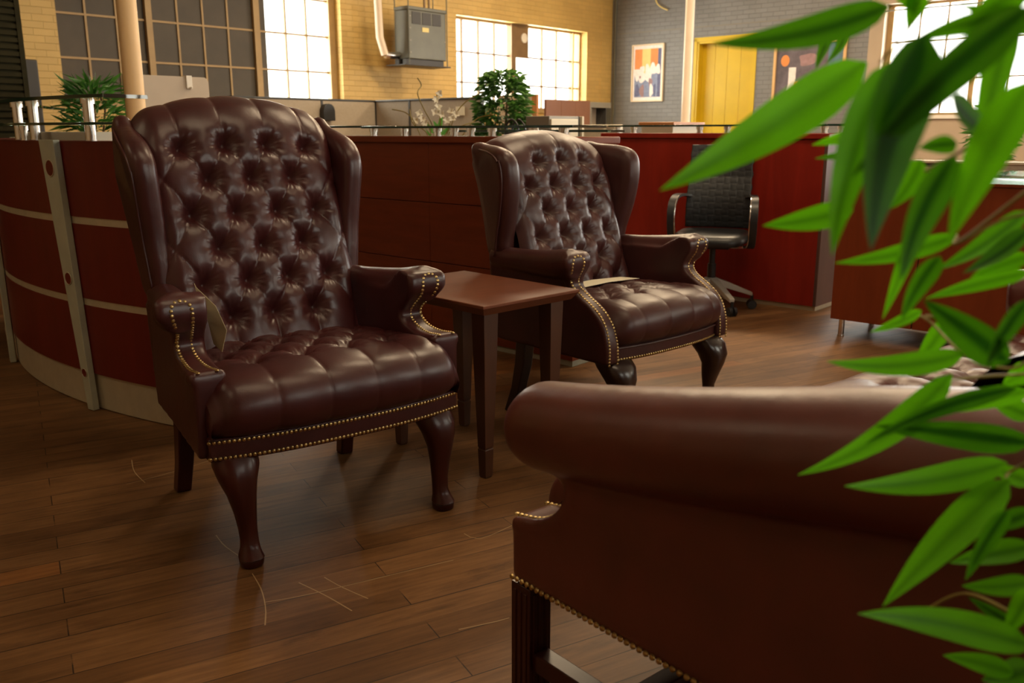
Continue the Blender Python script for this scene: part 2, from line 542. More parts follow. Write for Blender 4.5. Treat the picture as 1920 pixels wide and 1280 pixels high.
# ------------------------------------------------------------------ mesh builder
class MB:
    def __init__(s):
        s.v = []
        s.f = []
        s.tint = []

    def add(s, vs, fs, tint=None):
        o = len(s.v)
        s.v.extend([tuple(p) for p in vs])
        s.f.extend([tuple(i + o for i in f) for f in fs])
        s.tint.extend([tint if tint is not None else 0.5] * len(vs))
        return s

    def box(s, x0, x1, y0, y1, z0, z1):
        vs = [(x, y, z) for z in (z0, z1) for y in (y0, y1) for x in (x0, x1)]
        return s.add(vs, [(0, 2, 3, 1), (4, 5, 7, 6), (0, 1, 5, 4), (2, 6, 7, 3), (0, 4, 6, 2), (1, 3, 7, 5)])

    def prism(s, pts, a, b, axis='z'):
        """closed outline extruded along an axis; pts in the other two coordinates"""
        n = len(pts)

        def P(p, h):
            if axis == 'z':
                return (p[0], p[1], h)
            if axis == 'x':
                return (h, p[0], p[1])
            return (p[0], h, p[1])
        vs = [P(p, a) for p in pts] + [P(p, b) for p in pts]
        fs = [(i, (i + 1) % n, n + (i + 1) % n, n + i) for i in range(n)]
        fs += [tuple(range(n - 1, -1, -1)), tuple(range(n, 2 * n))]
        return s.add(vs, fs)

    def rings(s, rings, cap=True, closed=True):
        n = len(rings[0])
        vs = [p for r in rings for p in r]
        fs = []
        for k in range(len(rings) - 1):
            for i in range(n if closed else n - 1):
                j = (i + 1) % n
                fs.append((k * n + i, k * n + j, (k + 1) * n + j, (k + 1) * n + i))
        if cap:
            fs.append(tuple(range(n - 1, -1, -1)))
            fs.append(tuple(range((len(rings) - 1) * n, len(rings) * n)))
        return s.add(vs, fs)

    def tube(s, path, rad, n=10, cap=True):
        path = [Vector(p) for p in path]
        if not hasattr(rad, '__len__'):
            rad = [rad] * len(path)
        rings = []
        up = None
        for k, p in enumerate(path):
            a = path[max(0, k - 1)]; b = path[min(len(path) - 1, k + 1)]
            t = (b - a).normalized()
            if up is None:
                up = Vector((0, 0, 1)) if abs(t.z) < 0.9 else Vector((0, 1, 0))
            u = t.cross(up)
            if u.length < 1e-6:
                u = t.cross(Vector((1, 0, 0)))
            u.normalize()
            w = u.cross(t).normalized()
            up = w
            rings.append([p + (u * cos(2 * pi * i / n) + w * sin(2 * pi * i / n)) * rad[k] for i in range(n)])
        return s.rings(rings, cap)

    def cyl(s, c, r, h, n=20, r2=None):
        r2 = r if r2 is None else r2
        return s.rings([[(c[0] + rr * cos(2 * pi * i / n), c[1] + rr * sin(2 * pi * i / n), z) for i in range(n)]
                        for rr, z in ((r, c[2]), (r2, c[2] + h))])

    def lathe(s, prof, c=(0, 0, 0), n=24):
        return s.rings([[(c[0] + r * cos(2 * pi * i / n), c[1] + r * sin(2 * pi * i / n), c[2] + z) for i in range(n)] for r, z in prof])

    def dome(s, c, nrm, r, h=None, n=8):
        """small domed nail head at c with axis nrm"""
        h = r * 0.75 if h is None else h
        c = Vector(c); nrm = Vector(nrm).normalized()
        u = nrm.orthogonal().normalized(); w = nrm.cross(u)
        rings = []
        for a in (0.0, 0.45, 0.95):
            rr = r * cos(a * pi / 2 * 0.92); hh = h * sin(a * pi / 2)
            rings.append([c + nrm * hh + (u * cos(2 * pi * i / n) + w * sin(2 * pi * i / n)) * rr for i in range(n)])
        return s.rings(rings)

    def grid(s, fn, nu, nv, flip=False):
        vs = [fn(i / nu, j / nv) for j in range(nv + 1) for i in range(nu + 1)]
        W = nu + 1
        fs = []
        for j in range(nv):
            for i in range(nu):
                q = (j * W + i, j * W + i + 1, (j + 1) * W + i + 1, (j + 1) * W + i)
                fs.append(q[::-1] if flip else q)
        return s.add(vs, fs)

    def build(s, name, m, parent=None, smooth=True, angle=35, bevel=0.0, seg=2, loc=None, rot=None, remesh=0.0, smooth_it=0, tint=False):
        me = bpy.data.meshes.new(name)
        me.from_pydata(s.v, [], s.f)
        bm = bmesh.new(); bm.from_mesh(me)
        bmesh.ops.recalc_face_normals(bm, faces=bm.faces)
        if remesh:
            bmesh.ops.triangulate(bm, faces=[f for f in bm.faces if len(f.verts) > 4])
        bm.to_mesh(me); bm.free()
        me.materials.append(M[m] if isinstance(m, str) else m)
        if tint:
            a = me.attributes.new('tint', 'FLOAT', 'POINT')
            a.data.foreach_set('value', s.tint)
        me.validate()
        if smooth:
            me.polygons.foreach_set('use_smooth', [True] * len(me.polygons))
            if not remesh:
                me.set_sharp_from_angle(angle=radians(angle))
        o = bpy.data.objects.new(name, me)
        COL.objects.link(o)
        if parent:
            o.parent = parent
        if loc is not None:
            o.location = loc
        if rot is not None:
            o.rotation_euler = rot if hasattr(rot, '__len__') else (0, 0, rot)
        if remesh:
            r = o.modifiers.new('skin', 'REMESH')
            r.mode = 'VOXEL'; r.voxel_size = remesh; r.use_smooth_shade = True
            if smooth_it:
                q = o.modifiers.new('relax', 'SMOOTH')
                q.factor = 0.5; q.iterations = smooth_it
        if bevel:
            b = o.modifiers.new('edge', 'BEVEL')
            b.width = bevel; b.segments = seg; b.limit_method = 'ANGLE'; b.angle_limit = radians(40)
            b.harden_normals = False
        return o


def tag(o, label, cat, group=None, kind=None):
    o['label'] = label
    o['category'] = cat
    if group:
        o['group'] = group
    if kind:
        o['kind'] = kind
    return o


def structure(o):
    o['kind'] = 'structure'
    return o


def thing(name, label, cat, loc=(0, 0, 0), rz=0.0, group=None):
    o = bpy.data.objects.new(name, None)
    o.empty_display_size = 0.1
    COL.objects.link(o)
    o.location = loc
    o.rotation_euler = (0, 0, rz)
    return tag(o, label, cat, group)


def kids(o):
    return [c for c in COL.objects if c.parent == o]


def smoothstep(a, b, x):
    t = max(0.0, min(1.0, (x - a) / (b - a)))
    return t * t * (3 - 2 * t)


def catmull(pts, n=6):
    P = [Vector(p) for p in pts]
    out = []
    for i in range(len(P) - 1):
        p0 = P[max(0, i - 1)]; p1 = P[i]; p2 = P[i + 1]; p3 = P[min(len(P) - 1, i + 2)]
        for k in range(n):
            t = k / n
            out.append(0.5 * ((2 * p1) + (p2 - p0) * t + (2 * p0 - 5 * p1 + 4 * p2 - p3) * t * t + (3 * p1 - p0 - 3 * p2 + p3) * t ** 3))
    out.append(P[-1])
    return out


def resample(pts, step):
    P = [Vector(p) for p in pts]
    L = [0]
    for a, b in zip(P, P[1:]):
        L.append(L[-1] + (b - a).length)
    n = max(2, int(round(L[-1] / step)) + 1)
    out = []
    k = 0
    for i in range(n):
        d = L[-1] * i / (n - 1)
        while k < len(L) - 2 and L[k + 1] < d:
            k += 1
        t = (d - L[k]) / max(1e-9, L[k + 1] - L[k])
        out.append(P[k].lerp(P[k + 1], max(0, min(1, t))))
    return out



# ================================================================== SETTING (room frame: local X, Y, Z under rotation WA)
def room(mb, name, m, **k):
    o = mb.build(name, m, rot=WA, **k)
    return structure(o)


fl = bpy.data.meshes.new('floor')
c = [gw(XS, YS), gw(XW + .3, YS), gw(XW + .3, YW + .3), gw(XS, YW + .3)]
fl.from_pydata([(p.x, p.y, 0) for p in c] + [(p.x, p.y, -.1) for p in c], [], [(0, 1, 2, 3), (7, 6, 5, 4), (0, 4, 5, 1), (1, 5, 6, 2), (2, 6, 7, 3), (3, 7, 4, 0)])
fl.materials.append(M['floor'])
floor = structure(bpy.data.objects.new('floor', fl)); COL.objects.link(floor)
room(MB().box(XS, XW + .3, YS, YW + .3, CEIL, CEIL + .1), 'ceiling', 'ceil', smooth=False)
ceiling = bpy.data.objects['ceiling']
for (X, Y, p_, k_) in FILL_LIGHTS:
    MB().box(X - .66 * k_, X + .66 * k_, Y - .66 * k_, Y + .66 * k_, CEIL - .10, CEIL - .001).build('fill_light_housing', 'white', ceiling, smooth=False)  # unseen housings added around the fill lights


def wall_with_holes(name, m, a0, a1, holes, put, th=.30):
    """boxes round rectangular openings; put(mb, a0, a1, z0, z1)"""
    mb = MB()
    xs = sorted(holes, key=lambda h: h[0])
    cur = a0
    for (h0, h1, z0, z1) in xs:
        put(mb, cur, h0, 0, CEIL)
        if z0 > 0:
            put(mb, h0, h1, 0, z0)
        put(mb, h0, h1, z1, CEIL)
        cur = h1
    put(mb, cur, a1, 0, CEIL)
    return room(mb, name, m, smooth=False)


wall_with_holes('wall_left', 'brick_y', XS, XW, [(4.03, 7.60, 1.41, 3.15), (9.70, 12.87, 1.45, 2.76)], lambda mb, a, b, z0, z1: mb.box(a, b, YW, YW + .30, z0, z1))
wall_with_holes('wall_back', 'brick_g', 5.15, YW + .3, [(6.92, 8.01, 0, 2.58)], lambda mb, a, b, z0, z1: mb.box(XW, XW + .30, a, b, z0, z1))
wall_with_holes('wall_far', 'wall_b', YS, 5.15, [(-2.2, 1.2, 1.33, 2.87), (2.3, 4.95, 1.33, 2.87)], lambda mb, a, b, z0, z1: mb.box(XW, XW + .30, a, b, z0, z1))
wall_with_holes('wall_right', 'wall_p', XS, XW, [(0.05, 2.35, 1.4, 3.0), (4.05, 6.35, 1.4, 3.0), (8.25, 10.55, 1.4, 3.0)], lambda mb, a, b, z0, z1: mb.box(a, b, YS - .30, YS, z0, z1))
room(MB().box(XS - .3, XS, YS - .3, YW + .3, 0, CEIL), 'wall_front', 'wall_p', smooth=False)

# pipe and expansion lines on the grey wall
room(MB().tube([(XW - .02, 9.62, 0), (XW - .02, 9.62, CEIL)], .02, 8), 'trim_1', 'heater')
room(MB().box(XW - .008, XW + .001, 2.0, 9.6, 2.765, 2.785), 'trim_2', 'steel_grey', smooth=False)
room(MB().box(13.27, 13.29, YW - .006, YW + .001, 1.4, CEIL), 'trim_3', 'brick_y', smooth=False)


def win_y(n, x0, x1, z0, z1, vbars, hbars, thick, panes, m_frame, m_bar):
    """steel window in the yellow wall; panes: list of (x0, x1, material)"""
    y = YW + .17
    mb = MB()
    fr = .035
    mb.box(x0, x1, y - .03, y + .03, z0, z0 + fr); mb.box(x0, x1, y - .03, y + .03, z1 - fr, z1)
    mb.box(x0, x0 + fr, y - .03, y + .03, z0, z1); mb.box(x1 - fr, x1, y - .03, y + .03, z0, z1)
    for (a, b) in thick:
        mb.box(a, b, y - .05, y + .04, z0, z1)
    w = room(mb, 'window_%d' % n, m_frame, smooth=False)
    mb = MB()
    for v in vbars:
        mb.box(v - .011, v + .011, y - .018, y + .018, z0, z1)
    for h in hbars:
        mb.box(x0, x1, y - .0165, y + .0165, h - .011, h + .011)
    mb.build('muntin', m_bar, w, smooth=False)
    for (a, b, m) in panes:
        MB().box(a, b, y - .003, y + .003, z0 + .01, z1 - .01).build('pane', m, w, smooth=False)
    MB().box(x0 - .02, x1 + .02, YW - .03, YW + .28, z0 - .05, z0).build('sill', m_frame, w, smooth=False)
    return w


# the long window: two covered bays and a bright one
w1 = win_y(1, 4.03, 7.60, 1.41, 3.15, [4.39, 4.72, 5.42, 5.735, 6.055, 6.86, 7.17], [1.85, 2.29, 2.73], [(5.035, 5.105), (6.39, 6.47), (7.50, 7.60)],
           [(4.05, 6.575, 'dark_pane'), (6.575, 7.52, 'pane')], 'cream_metal', 'cream_metal')
w2 = win_y(2, 9.70, 12.87, 1.45, 2.76, [9.97, 10.33, 10.69, 11.85, 12.23], [1.83, 2.27], [(12.63, 12.66)],
           [(9.72, 11.06, 'pane'), (11.46, 12.85, 'pane'), (11.12, 11.46, 'pane')], 'cream_metal', 'sash_dark')
MB().box(11.03, 11.135, YW + .10, YW + .21, 1.46, 2.75).build('mullion', 'sash_dark', w2, smooth=False)
# blanked upper panel with the round vent hole
mb = MB()
mb.box(11.12, 11.47, YW + .13, YW + .16, 2.255, 2.76)
mb.build('vent_panel', 'sash_dark', w2, smooth=False)
mb = MB()
yv = YW + .126
mb.rings([[(11.36 + r * cos(a), y, 2.56 + r * sin(a)) for a in [2 * pi * i / 24 for i in range(24)]] for r, y in ((.075, YW + .131), (.075, yv - .01), (.060, yv - .01), (.058, yv))])
mb.build('vent_cap', 'white', w2)


def win_x(n, y0, y1, z0, z1, vbars, hbars, thick):
    x = XW + .17
    mb = MB(); fr = .035
    mb.box(x - .03, x + .03, y0, y1, z0, z0 + fr); mb.box(x - .03, x + .03, y0, y1, z1 - fr, z1)
    mb.box(x - .03, x + .03, y0, y0 + fr, z0, z1); mb.box(x - .03, x + .03, y1 - fr * 2.4, y1, z0, z1)
    for (a, b) in thick:
        mb.box(x - .05, x + .04, a, b, z0, z1)
    w = room(mb, 'window_%d' % n, 'cream_metal', smooth=False)
    mb = MB()
    for v in vbars:
        mb.box(x - .018, x + .018, v - .011, v + .011, z0, z1)
    for h in hbars:
        mb.box(x - .0165, x + .0165, y0, y1, h - .011, h + .011)
    mb.build('muntin', 'sash_dark', w, smooth=False)
    MB().box(x - .003, x + .003, y0 + .01, y1 - .01, z0 + .01, z1 - .01).build('pane', 'pane', w, smooth=False)
    MB().box(XW - .04, XW + .28, y0 - .02, y1 + .02, z0 - .05, z0).build('sill', 'white', w, smooth=False)
    return w


win_x(3, 2.3, 4.95, 1.33, 2.87, [4.50, 4.13, 3.30, 2.90, 2.6], [1.83, 2.35], [(3.70, 3.77)])
win_x(4, -2.2, 1.2, 1.33, 2.87, [-1.8, -1.4, -.6, -.2, .2, .6], [1.83, 2.35], [(-1.0, -.93)])

# windows of the side wall that the frame does not show
for i, xm in enumerate((1.2, 5.2, 9.4)):
    mb = MB()
    for z in (1.42, 1.94, 2.46, 2.98):
        mb.box(xm - 1.15, xm + 1.15, YS - .19, YS - .15, z - .015, z + .015)
    for k in range(7):
        xx = xm - 1.15 + 2.3 * k / 6
        mb.box(xx - .015, xx + .015, YS - .19, YS - .15, 1.4, 3.0)
    w = room(mb, 'window_%d' % (5 + i), 'cream_metal', smooth=False)
    MB().box(xm - 1.14, xm + 1.14, YS - .172, YS - .168, 1.41, 2.99).build('pane', 'pane', w, smooth=False)

# yellow boarded doorway in the grey wall
mb = MB()
e = .16
mb.box(XW + .001, XW + e, 6.921, 6.99, 0, 2.58); mb.box(XW + .001, XW + e, 7.94, 8.009, 0, 2.58); mb.box(XW + .001, XW + e, 6.921, 8.009, 2.51, 2.579)
mb.box(XW - .010, XW + .012, 6.90, 6.96, 0, 2.60); mb.box(XW - .010, XW + .012, 7.975, 8.03, 0, 2.60); mb.box(XW - .010, XW + .012, 6.90, 8.03, 2.545, 2.61)
door = room(mb, 'door_1', 'yellow_door', smooth=False)
for (a, b) in ((6.99, 7.235), (7.24, 7.475), (7.48, 7.70), (7.705, 7.94)):
    MB().box(XW + e - .03, XW + e, a, b, 0, 2.51).build('board', 'yellow_door', door, bevel=.004)

# scuffs and scratches on the floor boards
for pts in ([(473, 1075), (490, 1105), (498, 1140), (497, 1172)], [(405, 1003), (420, 1022), (445, 1040), (455, 1048)], [(495, 1129), (560, 1118), (640, 1100), (740, 1076), (850, 1050)],
            [(247, 862), (252, 884), (272, 905)], [(237, 908), (330, 883), (400, 861)], [(608, 1082), (640, 1100), (690, 1122)], [(560, 1092), (610, 1116), (660, 1145)], [(860, 1180), (930, 1165), (955, 1158)],
            [(870, 1000), (900, 1010), (960, 985)]):
    P = []
    for (x, y) in pts:
        r = ray(x, y); tt = -CAM_H / r.z
        P.append(CAMV + r * tt)
    P = resample(catmull(P, 5), .03)
    mb = MB()
    L_, R_ = [], []
    for i, p in enumerate(P):
        d = (P[min(i + 1, len(P) - 1)] - P[max(0, i - 1)]).normalized()
        n = Vector((-d.y, d.x, 0)) * (.0011 + .0006 * RNG.rand())
        L_.append((p.x + n.x, p.y + n.y, .0004)); R_.append((p.x - n.x, p.y - n.y, .0004))
    k = len(L_)
    mb.add(L_ + R_, [(i, i + 1, k + i + 1, k + i) for i in range(k - 1)])
    mb.build('scratch', 'scratch', floor)

# columns
def column(X, Y, r, m):
    mb = MB(); mb.cyl((0, 0, 0), r, CEIL, 28)
    mb.cyl((0, 0, 0), r + .05, .03, 28); mb.cyl((0, 0, CEIL - .05), r + .07, .05, 28)
    o = structure(mb.build('column', m, loc=gw(X, Y)))
    return o


pc = to_g(at_depth(246, 110, 5.6))
column(pc.x, pc.y, .060, 'column')
pc = to_g(at_depth(1290, 110, 11.5))
column(pc.x, pc.y, .058, 'column_w')

# ================================================================== FURNITURE
def buttons_of(rows, dx, dv, f0):
    """rows: how many buttons each row has; gives (u, v) with v counted from the first row"""
    out = []
    for k, n in enumerate(rows):
        for j in range(n):
            out.append(((j - (n - 1) / 2) * dx, k * dv))
    return out


def tuft(u, v, dx, dv, f0, btn, vlast, amp=0.020, dent=0.036, p=0.11, rad=0.029, crown=0.35):
    """height of button-tufted leather: broad puffs, thin folds between buttons, funnels at the buttons"""
    a = (u / dx - f0) + v / (2 * dv)
    b = (u / dx - f0) - v / (2 * dv)
    g = abs(sin(pi * a)) * abs(sin(pi * b))
    pil = .72 * g ** p + .28 * g ** .7
    if v < 0:
        w = smoothstep(0.0, 1.0, -v / (0.42 * dv))
        q = abs(sin(pi * (u / dx - f0)))
        pil = pil * (1 - w) + w * (1 - crown * (1 - (.85 * q ** .16 + .15 * q)))
    elif v > vlast:
        w = smoothstep(0.0, 1.0, (v - vlast) / (0.42 * dv))
        q = abs(sin(pi * (u / dx - f0 - (vlast / dv) * 0.5)))
        pil = pil * (1 - w) + w * (.7 * q ** .22 + .3 * q)
    h = amp * pil
    best = 1e9; bu = bv = 0
    for (x, y) in btn:
        d = (u - x) ** 2 + (v - y) ** 2
        if d < best:
            best = d; bu = x; bv = y
    d = sqrt(best)
    if d < 0.10:
        th = atan2(v - bv, u - bu)
        h -= dent * exp(-(d / rad) ** 1.5)
        h += 0.0023 * sin(17 * th + 40 * bu + 23 * bv) * exp(-((d - 0.030) / 0.014) ** 2)
        h += 0.0010 * sin(8 * th + 17 * bu) * exp(-((d - 0.046) / 0.018) ** 2)
    return h


def path_frame(pts, step=0.006):
    """2-D path resampled with outward normals (left of travel)"""
    P = resample([(a, b, 0) for a, b in pts], step)
    N = []
    for i in range(len(P)):
        t = (P[min(i + 1, len(P) - 1)] - P[max(i - 1, 0)]).normalized()
        N.append(Vector((-t.y, t.x, 0)))
    return P, N


def poly_normals(pts):
    n = len(pts)
    A = sum(pts[i][0] * pts[(i + 1) % n][1] - pts[(i + 1) % n][0] * pts[i][1] for i in range(n))
    s = 1 if A > 0 else -1
    out = []
    for i in range(n):
        ax, ay = pts[i - 1][:2]; bx, by = pts[(i + 1) % n][:2]
        tx, ty = bx - ax, by - ay
        l = sqrt(tx * tx + ty * ty) or 1
        out.append((s * ty / l, -s * tx / l))
    return out


def pillow_slab(mb, outline, xfun, r, layers=9):
    """outline in (y, z); rounded all round by r; xfun(t, y, z) gives x for t in 0..1"""
    N = poly_normals(outline)
    rings = []
    for k in range(layers):
        t = k / (layers - 1)
        ins = r * (1 - sqrt(max(0, 1 - (2 * t - 1) ** 2)))
        ring = []
        for (y, z), (ny, nz) in zip(outline, N):
            yy = y - ny * ins; zz = z - nz * ins
            ring.append((xfun(t, yy, zz), yy, zz))
        rings.append(ring)
    mb.rings(rings)
    return mb


def flange(mb, curve, xin, xout, th=0.02, sgn=1):
    """strip of leather that follows the arm front; curve in (y,z), front side on its right"""
    P, N = path_frame(curve, 0.01)
    N = [-q for q in N]
    rings = []
    n = len(P)
    for i in range(n):
        s = i / (n - 1)
        a, b = xin(s), xout(s)
        f = P[i] + N[i] * 0.004
        e = P[i] - N[i] * .004
        k = P[i] - N[i] * th
        w = b - a
        rings.append([(sgn * a, e.x, e.y), (sgn * (a + .12 * w), f.x, f.y), (sgn * (b - .12 * w), f.x, f.y), (sgn * b, e.x, e.y), (sgn * b, k.x, k.y), (sgn * a, k.x, k.y)])
    mb.rings(rings)


def nail_row(mb, pts, nrms, r=0.0056):
    for p, n in zip(pts, nrms):
        mb.dome(p, n, r)


STYLE1 = dict(
    leather='leather', leg='leg_red', rows=(4, 3, 4, 3, 4, 3), f0=0.5, top=1.172, wing_top=1.15, dx=0.132, dv=0.1045, row0=1.058,
    rc=0.372, T=True, zr=0.287, band=0.058,
    arm=[(.230, .692), (.196, .690), (.174, .680), (.166, .662), (.165, .640), (.174, .620), (.203, .592), (.226, .565), (.221, .542), (.194, .524), (.15, .513), (.10, .511), (.070, .514), (.052, .515)],
    arm_tail=[(.046, .503), (.045, .47), (.052, .29)],
    wing=[(.60, .60), (.535, .64), (.530, .70), (.535, .80), (.530, .90), (.526, .985), (.540, 1.035), (.585, 1.075), (.65, 1.100), (.715, 1.120), (.752, 1.146), (.785, 1.146), (.80, 1.11), (.775, 1.0), (.72, .78), (.68, .62)],
    crown=.55, knee=1.0, rear_kick=0.0, flare=.060, rear=(.272, .560, .282, .612))

STYLE2 = dict(
    leather='leather_b', leg='leg_black', rows=(3, 4, 3, 4, 3, 4), f0=0.0, top=1.068, wing_top=1.05, dx=0.132, dv=0.103, row0=0.985,
    rc=0.352, T=False, zr=0.292, band=0.052,
    arm=[(.205, .682), (.172, .680), (.152, .670), (.145, .652), (.147, .636), (.152, .620), (.172, .592), (.180, .566), (.168, .542), (.135, .518), (.09, .492), (.05, .462), (.022, .425), (.006, .38), (.0, .34), (.0, .292)],
    arm_tail=[],
    wing=[(.60, .60), (.545, .64), (.53, .70), (.505, .78), (.488, .86), (.482, .93), (.490, .985), (.515, 1.022), (.56, 1.040), (.62, 1.048), (.68, 1.052), (.725, 1.06), (.762, 1.05), (.76, .98), (.715, .78), (.68, .62)],
    crown=.10, knee=1.2, rear_kick=0.0, flare=.020, rear=(.318, .470, .335, .530))


def wing_chair(S, label, loc, rz, group=None):
    t = thing('wing_chair', label, 'armchair', loc, rz, group)
    lea = S['leather']
    dx, dv, f0, rows = S['dx'], S['dv'], S['f0'], S['rows']
    btn = buttons_of(rows, dx, dv, f0)
    vlast = (len(rows) - 1) * dv
    dtop = S['top'] - 1.183
    # ---------------- backrest
    base = [(.442, .43), (.452, .47)]
    sl = 0.318
    z1 = S['row0'] + 0.012
    y_at = lambda z: .452 + sl * (z - .47)
    base += [(y_at(z1), z1)]
    tp = S['top']
    yb = y_at(z1)
    k_ = (tp - z1) / .102
    base += [(yb + .017, z1 + .036 * k_), (yb + .038, z1 + .063 * k_), (yb + .064, z1 + .084 * k_), (yb + .104, z1 + .098 * k_), (yb + .142, z1 + .090 * k_), (yb + .168, z1 + .050 * k_)]
    line = [base[0], base[1], (y_at(z1 - .12), z1 - .12)] + [(p.x, p.y) for p in catmull([(y_at(z1 - .06) - .002, z1 - .06, 0), (y_at(z1 - .03) - .0005, z1 - .03, 0)] + [(a, b, 0) for a, b in base[2:]], 8)]
    P, N = path_frame(line, 0.0048)
    i0 = min(range(len(P)), key=lambda i: abs(P[i].y - S['row0']) + (0 if i < len(P) * .8 else 9))
    HW = 0.300

    def back(s, q):
        u = (s - .5) * 2 * HW
        f = q * (len(P) - 1); i = int(f); i = min(i, len(P) - 2); k = f - i
        p = P[i].lerp(P[i + 1], k); n = N[i].lerp(N[i + 1], k).normalized()
        v = (i0 - f) * 0.0048
        h = tuft(u, v, dx, dv, f0, btn, vlast, crown=S['crown'])
        h += 0.018 * (1 - (u / HW) ** 2) - 0.008 + 0.012
        e = max(0, (abs(u) - .245) / .055)
        h -= 0.030 * e * e
        y = p.x + n.x * h; z = p.y + n.y * h
        z -= 0.040 * (u / HW) ** 2 * smoothstep(tp - .22, tp - .02, z)
        return (u, y, z)
    mb = MB().grid(back, 124, len(P) - 1)
    bk = mb.build('backrest', lea, t, angle=180)
    # buttons in their dents
    for (u, v) in btn:
        f = i0 - v / 0.0048
        if f < 6 or abs(u) > .27:
            continue
        p = P[int(f)]; n = N[int(f)]
        h = -0.036 + 0.018 * (1 - (u / HW) ** 2) - 0.008 + 0.012 + 0.0015
        c = (u, p.x + n.x * h, p.y + n.y * h)
        MB().dome((0, 0, 0), (0, n.x, n.y), 0.0085, 0.005, 12).build('button', lea, bk, loc=c)
    # ---------------- outer back
    mb = MB()
    ring = [(.50, S['zr']), (.515, .52), (yb + .045, z1), (yb + .085, tp - .035), (yb + .125, tp - .012), (yb + .172, tp - .035), (yb + .178, tp - .09), (.665, .62), (.625, S['zr'])]
    rg = []
    for x in np.linspace(-.312, .312, 13):
        rg.append([(x, y, z - .038 * (x / .3) ** 2 * smoothstep(.95, tp, z)) for (y, z) in ring])
    mb.rings(rg)
    mb.build('back_panel', lea, t, bevel=.012)
    # ---------------- wings
    wo = [(p.x, p.y) for p in catmull([(a, b, 0) for a, b in S['wing'] + S['wing'][:1]], 5)][:-1]
    for sg in (-1, 1):
        def wx(q, y, z, sg=sg):
            g = (z - .66) / .4
            if S is STYLE1:
                xi = .262 + .030 * g; xo = .334 + .034 * g
                bend = max(0, (z - .98) / .17)
                xi -= .010 * bend; xo -= .030 * bend * smoothstep(.56, .76, y)
            else:
                out = smoothstep(.72, .50, y)
                xi = .258 + .020 * g + .040 * out; xo = .340 + .020 * g + .050 * out
            return sg * (xi + (xo - xi) * q)
        mb = MB()
        pillow_slab(mb, wo, wx, .034 if S is STYLE1 else .040)
        w = mb.build('wing', lea, t, remesh=.0075, smooth_it=5)
        # welt along the front edge
        mb = MB()
        pts = []
        for (y, z) in [(p.x, p.y) for p in resample([(a, b, 0) for a, b in wo[4:48]], .012)]:
            pts.append((wx(.96 if S is STYLE1 else .98, y, z), y + (.030 if S is STYLE1 else .034), z - (.004 if z < 1.0 else .018)))
        mb.tube(pts, .0042, 6)
        mb.build('welt', lea, w)
    # ---------------- arms
    curve = [(p.x, p.y) for p in catmull([(a, b, 0) for a, b in S['arm']], 4)]
    if S['T']:
        xin = lambda s: .330 - .026 * smoothstep(0, .14, s) - .004 * smoothstep(.25, .5, s) + .006 * smoothstep(.7, 1, s)
        xout = lambda s: .402 + .032 * smoothstep(0, .14, s) - .052 * smoothstep(.24, .46, s) + .018 * smoothstep(.62, 1, s)
        xc = lambda s: .372 - .018 * smoothstep(.20, .48, s)
    else:
        xin = lambda s: .334 - .022 * smoothstep(0, .14, s) - .010 * smoothstep(.2, .4, s) + .006 * smoothstep(.6, 1, s)
        xout = lambda s: .404 + .026 * smoothstep(0, .14, s) - .060 * smoothstep(.18, .38, s)
        xc = lambda s: .372 - .034 * smoothstep(.16, .45, s)
    headz = S['arm'][0][1] - .058
    heady = S['arm'][4][0] if S['T'] else S['arm'][3][0]
    for sg in (-1, 1):
        mb = MB()
        prof = curve + S['arm_tail'] + [(.20, .29), (.40, .29), (.615, .29), (.65, .60), (.60, .625), (.42, .63), (.30, .632)]
        fl_ = S['flare']
        warp = lambda y: fl_ * max(0, min(1, (y - .06) / .52))
        xi, xo = (.316, .392) if S['T'] else (.304, .372)
        n = len(prof)
        mb.add([(sg * (xi - warp(y)), y, z) for y, z in prof] + [(sg * (xo - warp(y)), y, z) for y, z in prof],
               [(i, (i + 1) % n, n + (i + 1) % n, n + i) for i in range(n)] + [tuple(range(n)), tuple(range(2 * n - 1, n - 1, -1))])
        path = [(sg * (xc(0) - fl_ - .020), .625, headz - .004), (sg * (xc(0) - fl_ * .75 - .010), .45, headz - .004), (sg * (xc(0) - fl_ * .36), .30, headz + .002), (sg * xc(0), heady + .060, headz + .010), (sg * xc(0), heady + .020, headz + .016)]
        path = catmull(path, 5)
        mb.tube(path, [.040 + .016 * min(1, 1.4 * i / (len(path) - 1)) - (.010 if i == len(path) - 1 else 0) for i in range(len(path))], 20)
        flange(mb, curve, xin, xout, .024, sg)
        a = mb.build('arm', lea, t, remesh=.0072, smooth_it=4)
        # nail heads: two lines down the front strip, joined by an arch at the head
        mb = MB()
        Pn, Nn = path_frame(curve, 0.0118)
        Nn = [-q for q in Nn]
        nwf = (lambda q: .026 - .008 * smoothstep(.22, .42, q) + .006 * smoothstep(.55, 1, q)) if S['T'] else (lambda q: .030 - .013 * smoothstep(.16, .36, q) + .005 * smoothstep(.5, 1, q))
        nw = nwf(0)
        k0 = next(i for i in range(len(Pn)) if Pn[i].y < headz + .030 and i > 2)
        pts = []; nr = []
        for i in range(k0, len(Pn)):
            s = i / (len(Pn) - 1)
            for e in (-1, 1):
                q = Pn[i] + Nn[i] * .0026
                pts.append((sg * (xc(s) + e * nwf(s)), q.x, q.y)); nr.append((0, Nn[i].x, Nn[i].y))
        for k in range(1, 6):
            an = pi * k / 6
            zz = Pn[k0].y + sin(an) * nw * .85
            j = min(range(len(Pn)), key=lambda i: abs(Pn[i].y - zz) + (9 if i > k0 + 1 else 0))
            pts.append((sg * xc(0) + cos(an) * nw, Pn[j].x + Nn[j].x * .0026, zz)); nr.append((0, -1, .15))
        nail_row(mb, pts, nr)
        mb.build('nailhead_trim', 'brass', a)
    # ---------------- seat
    rc = S['rc']
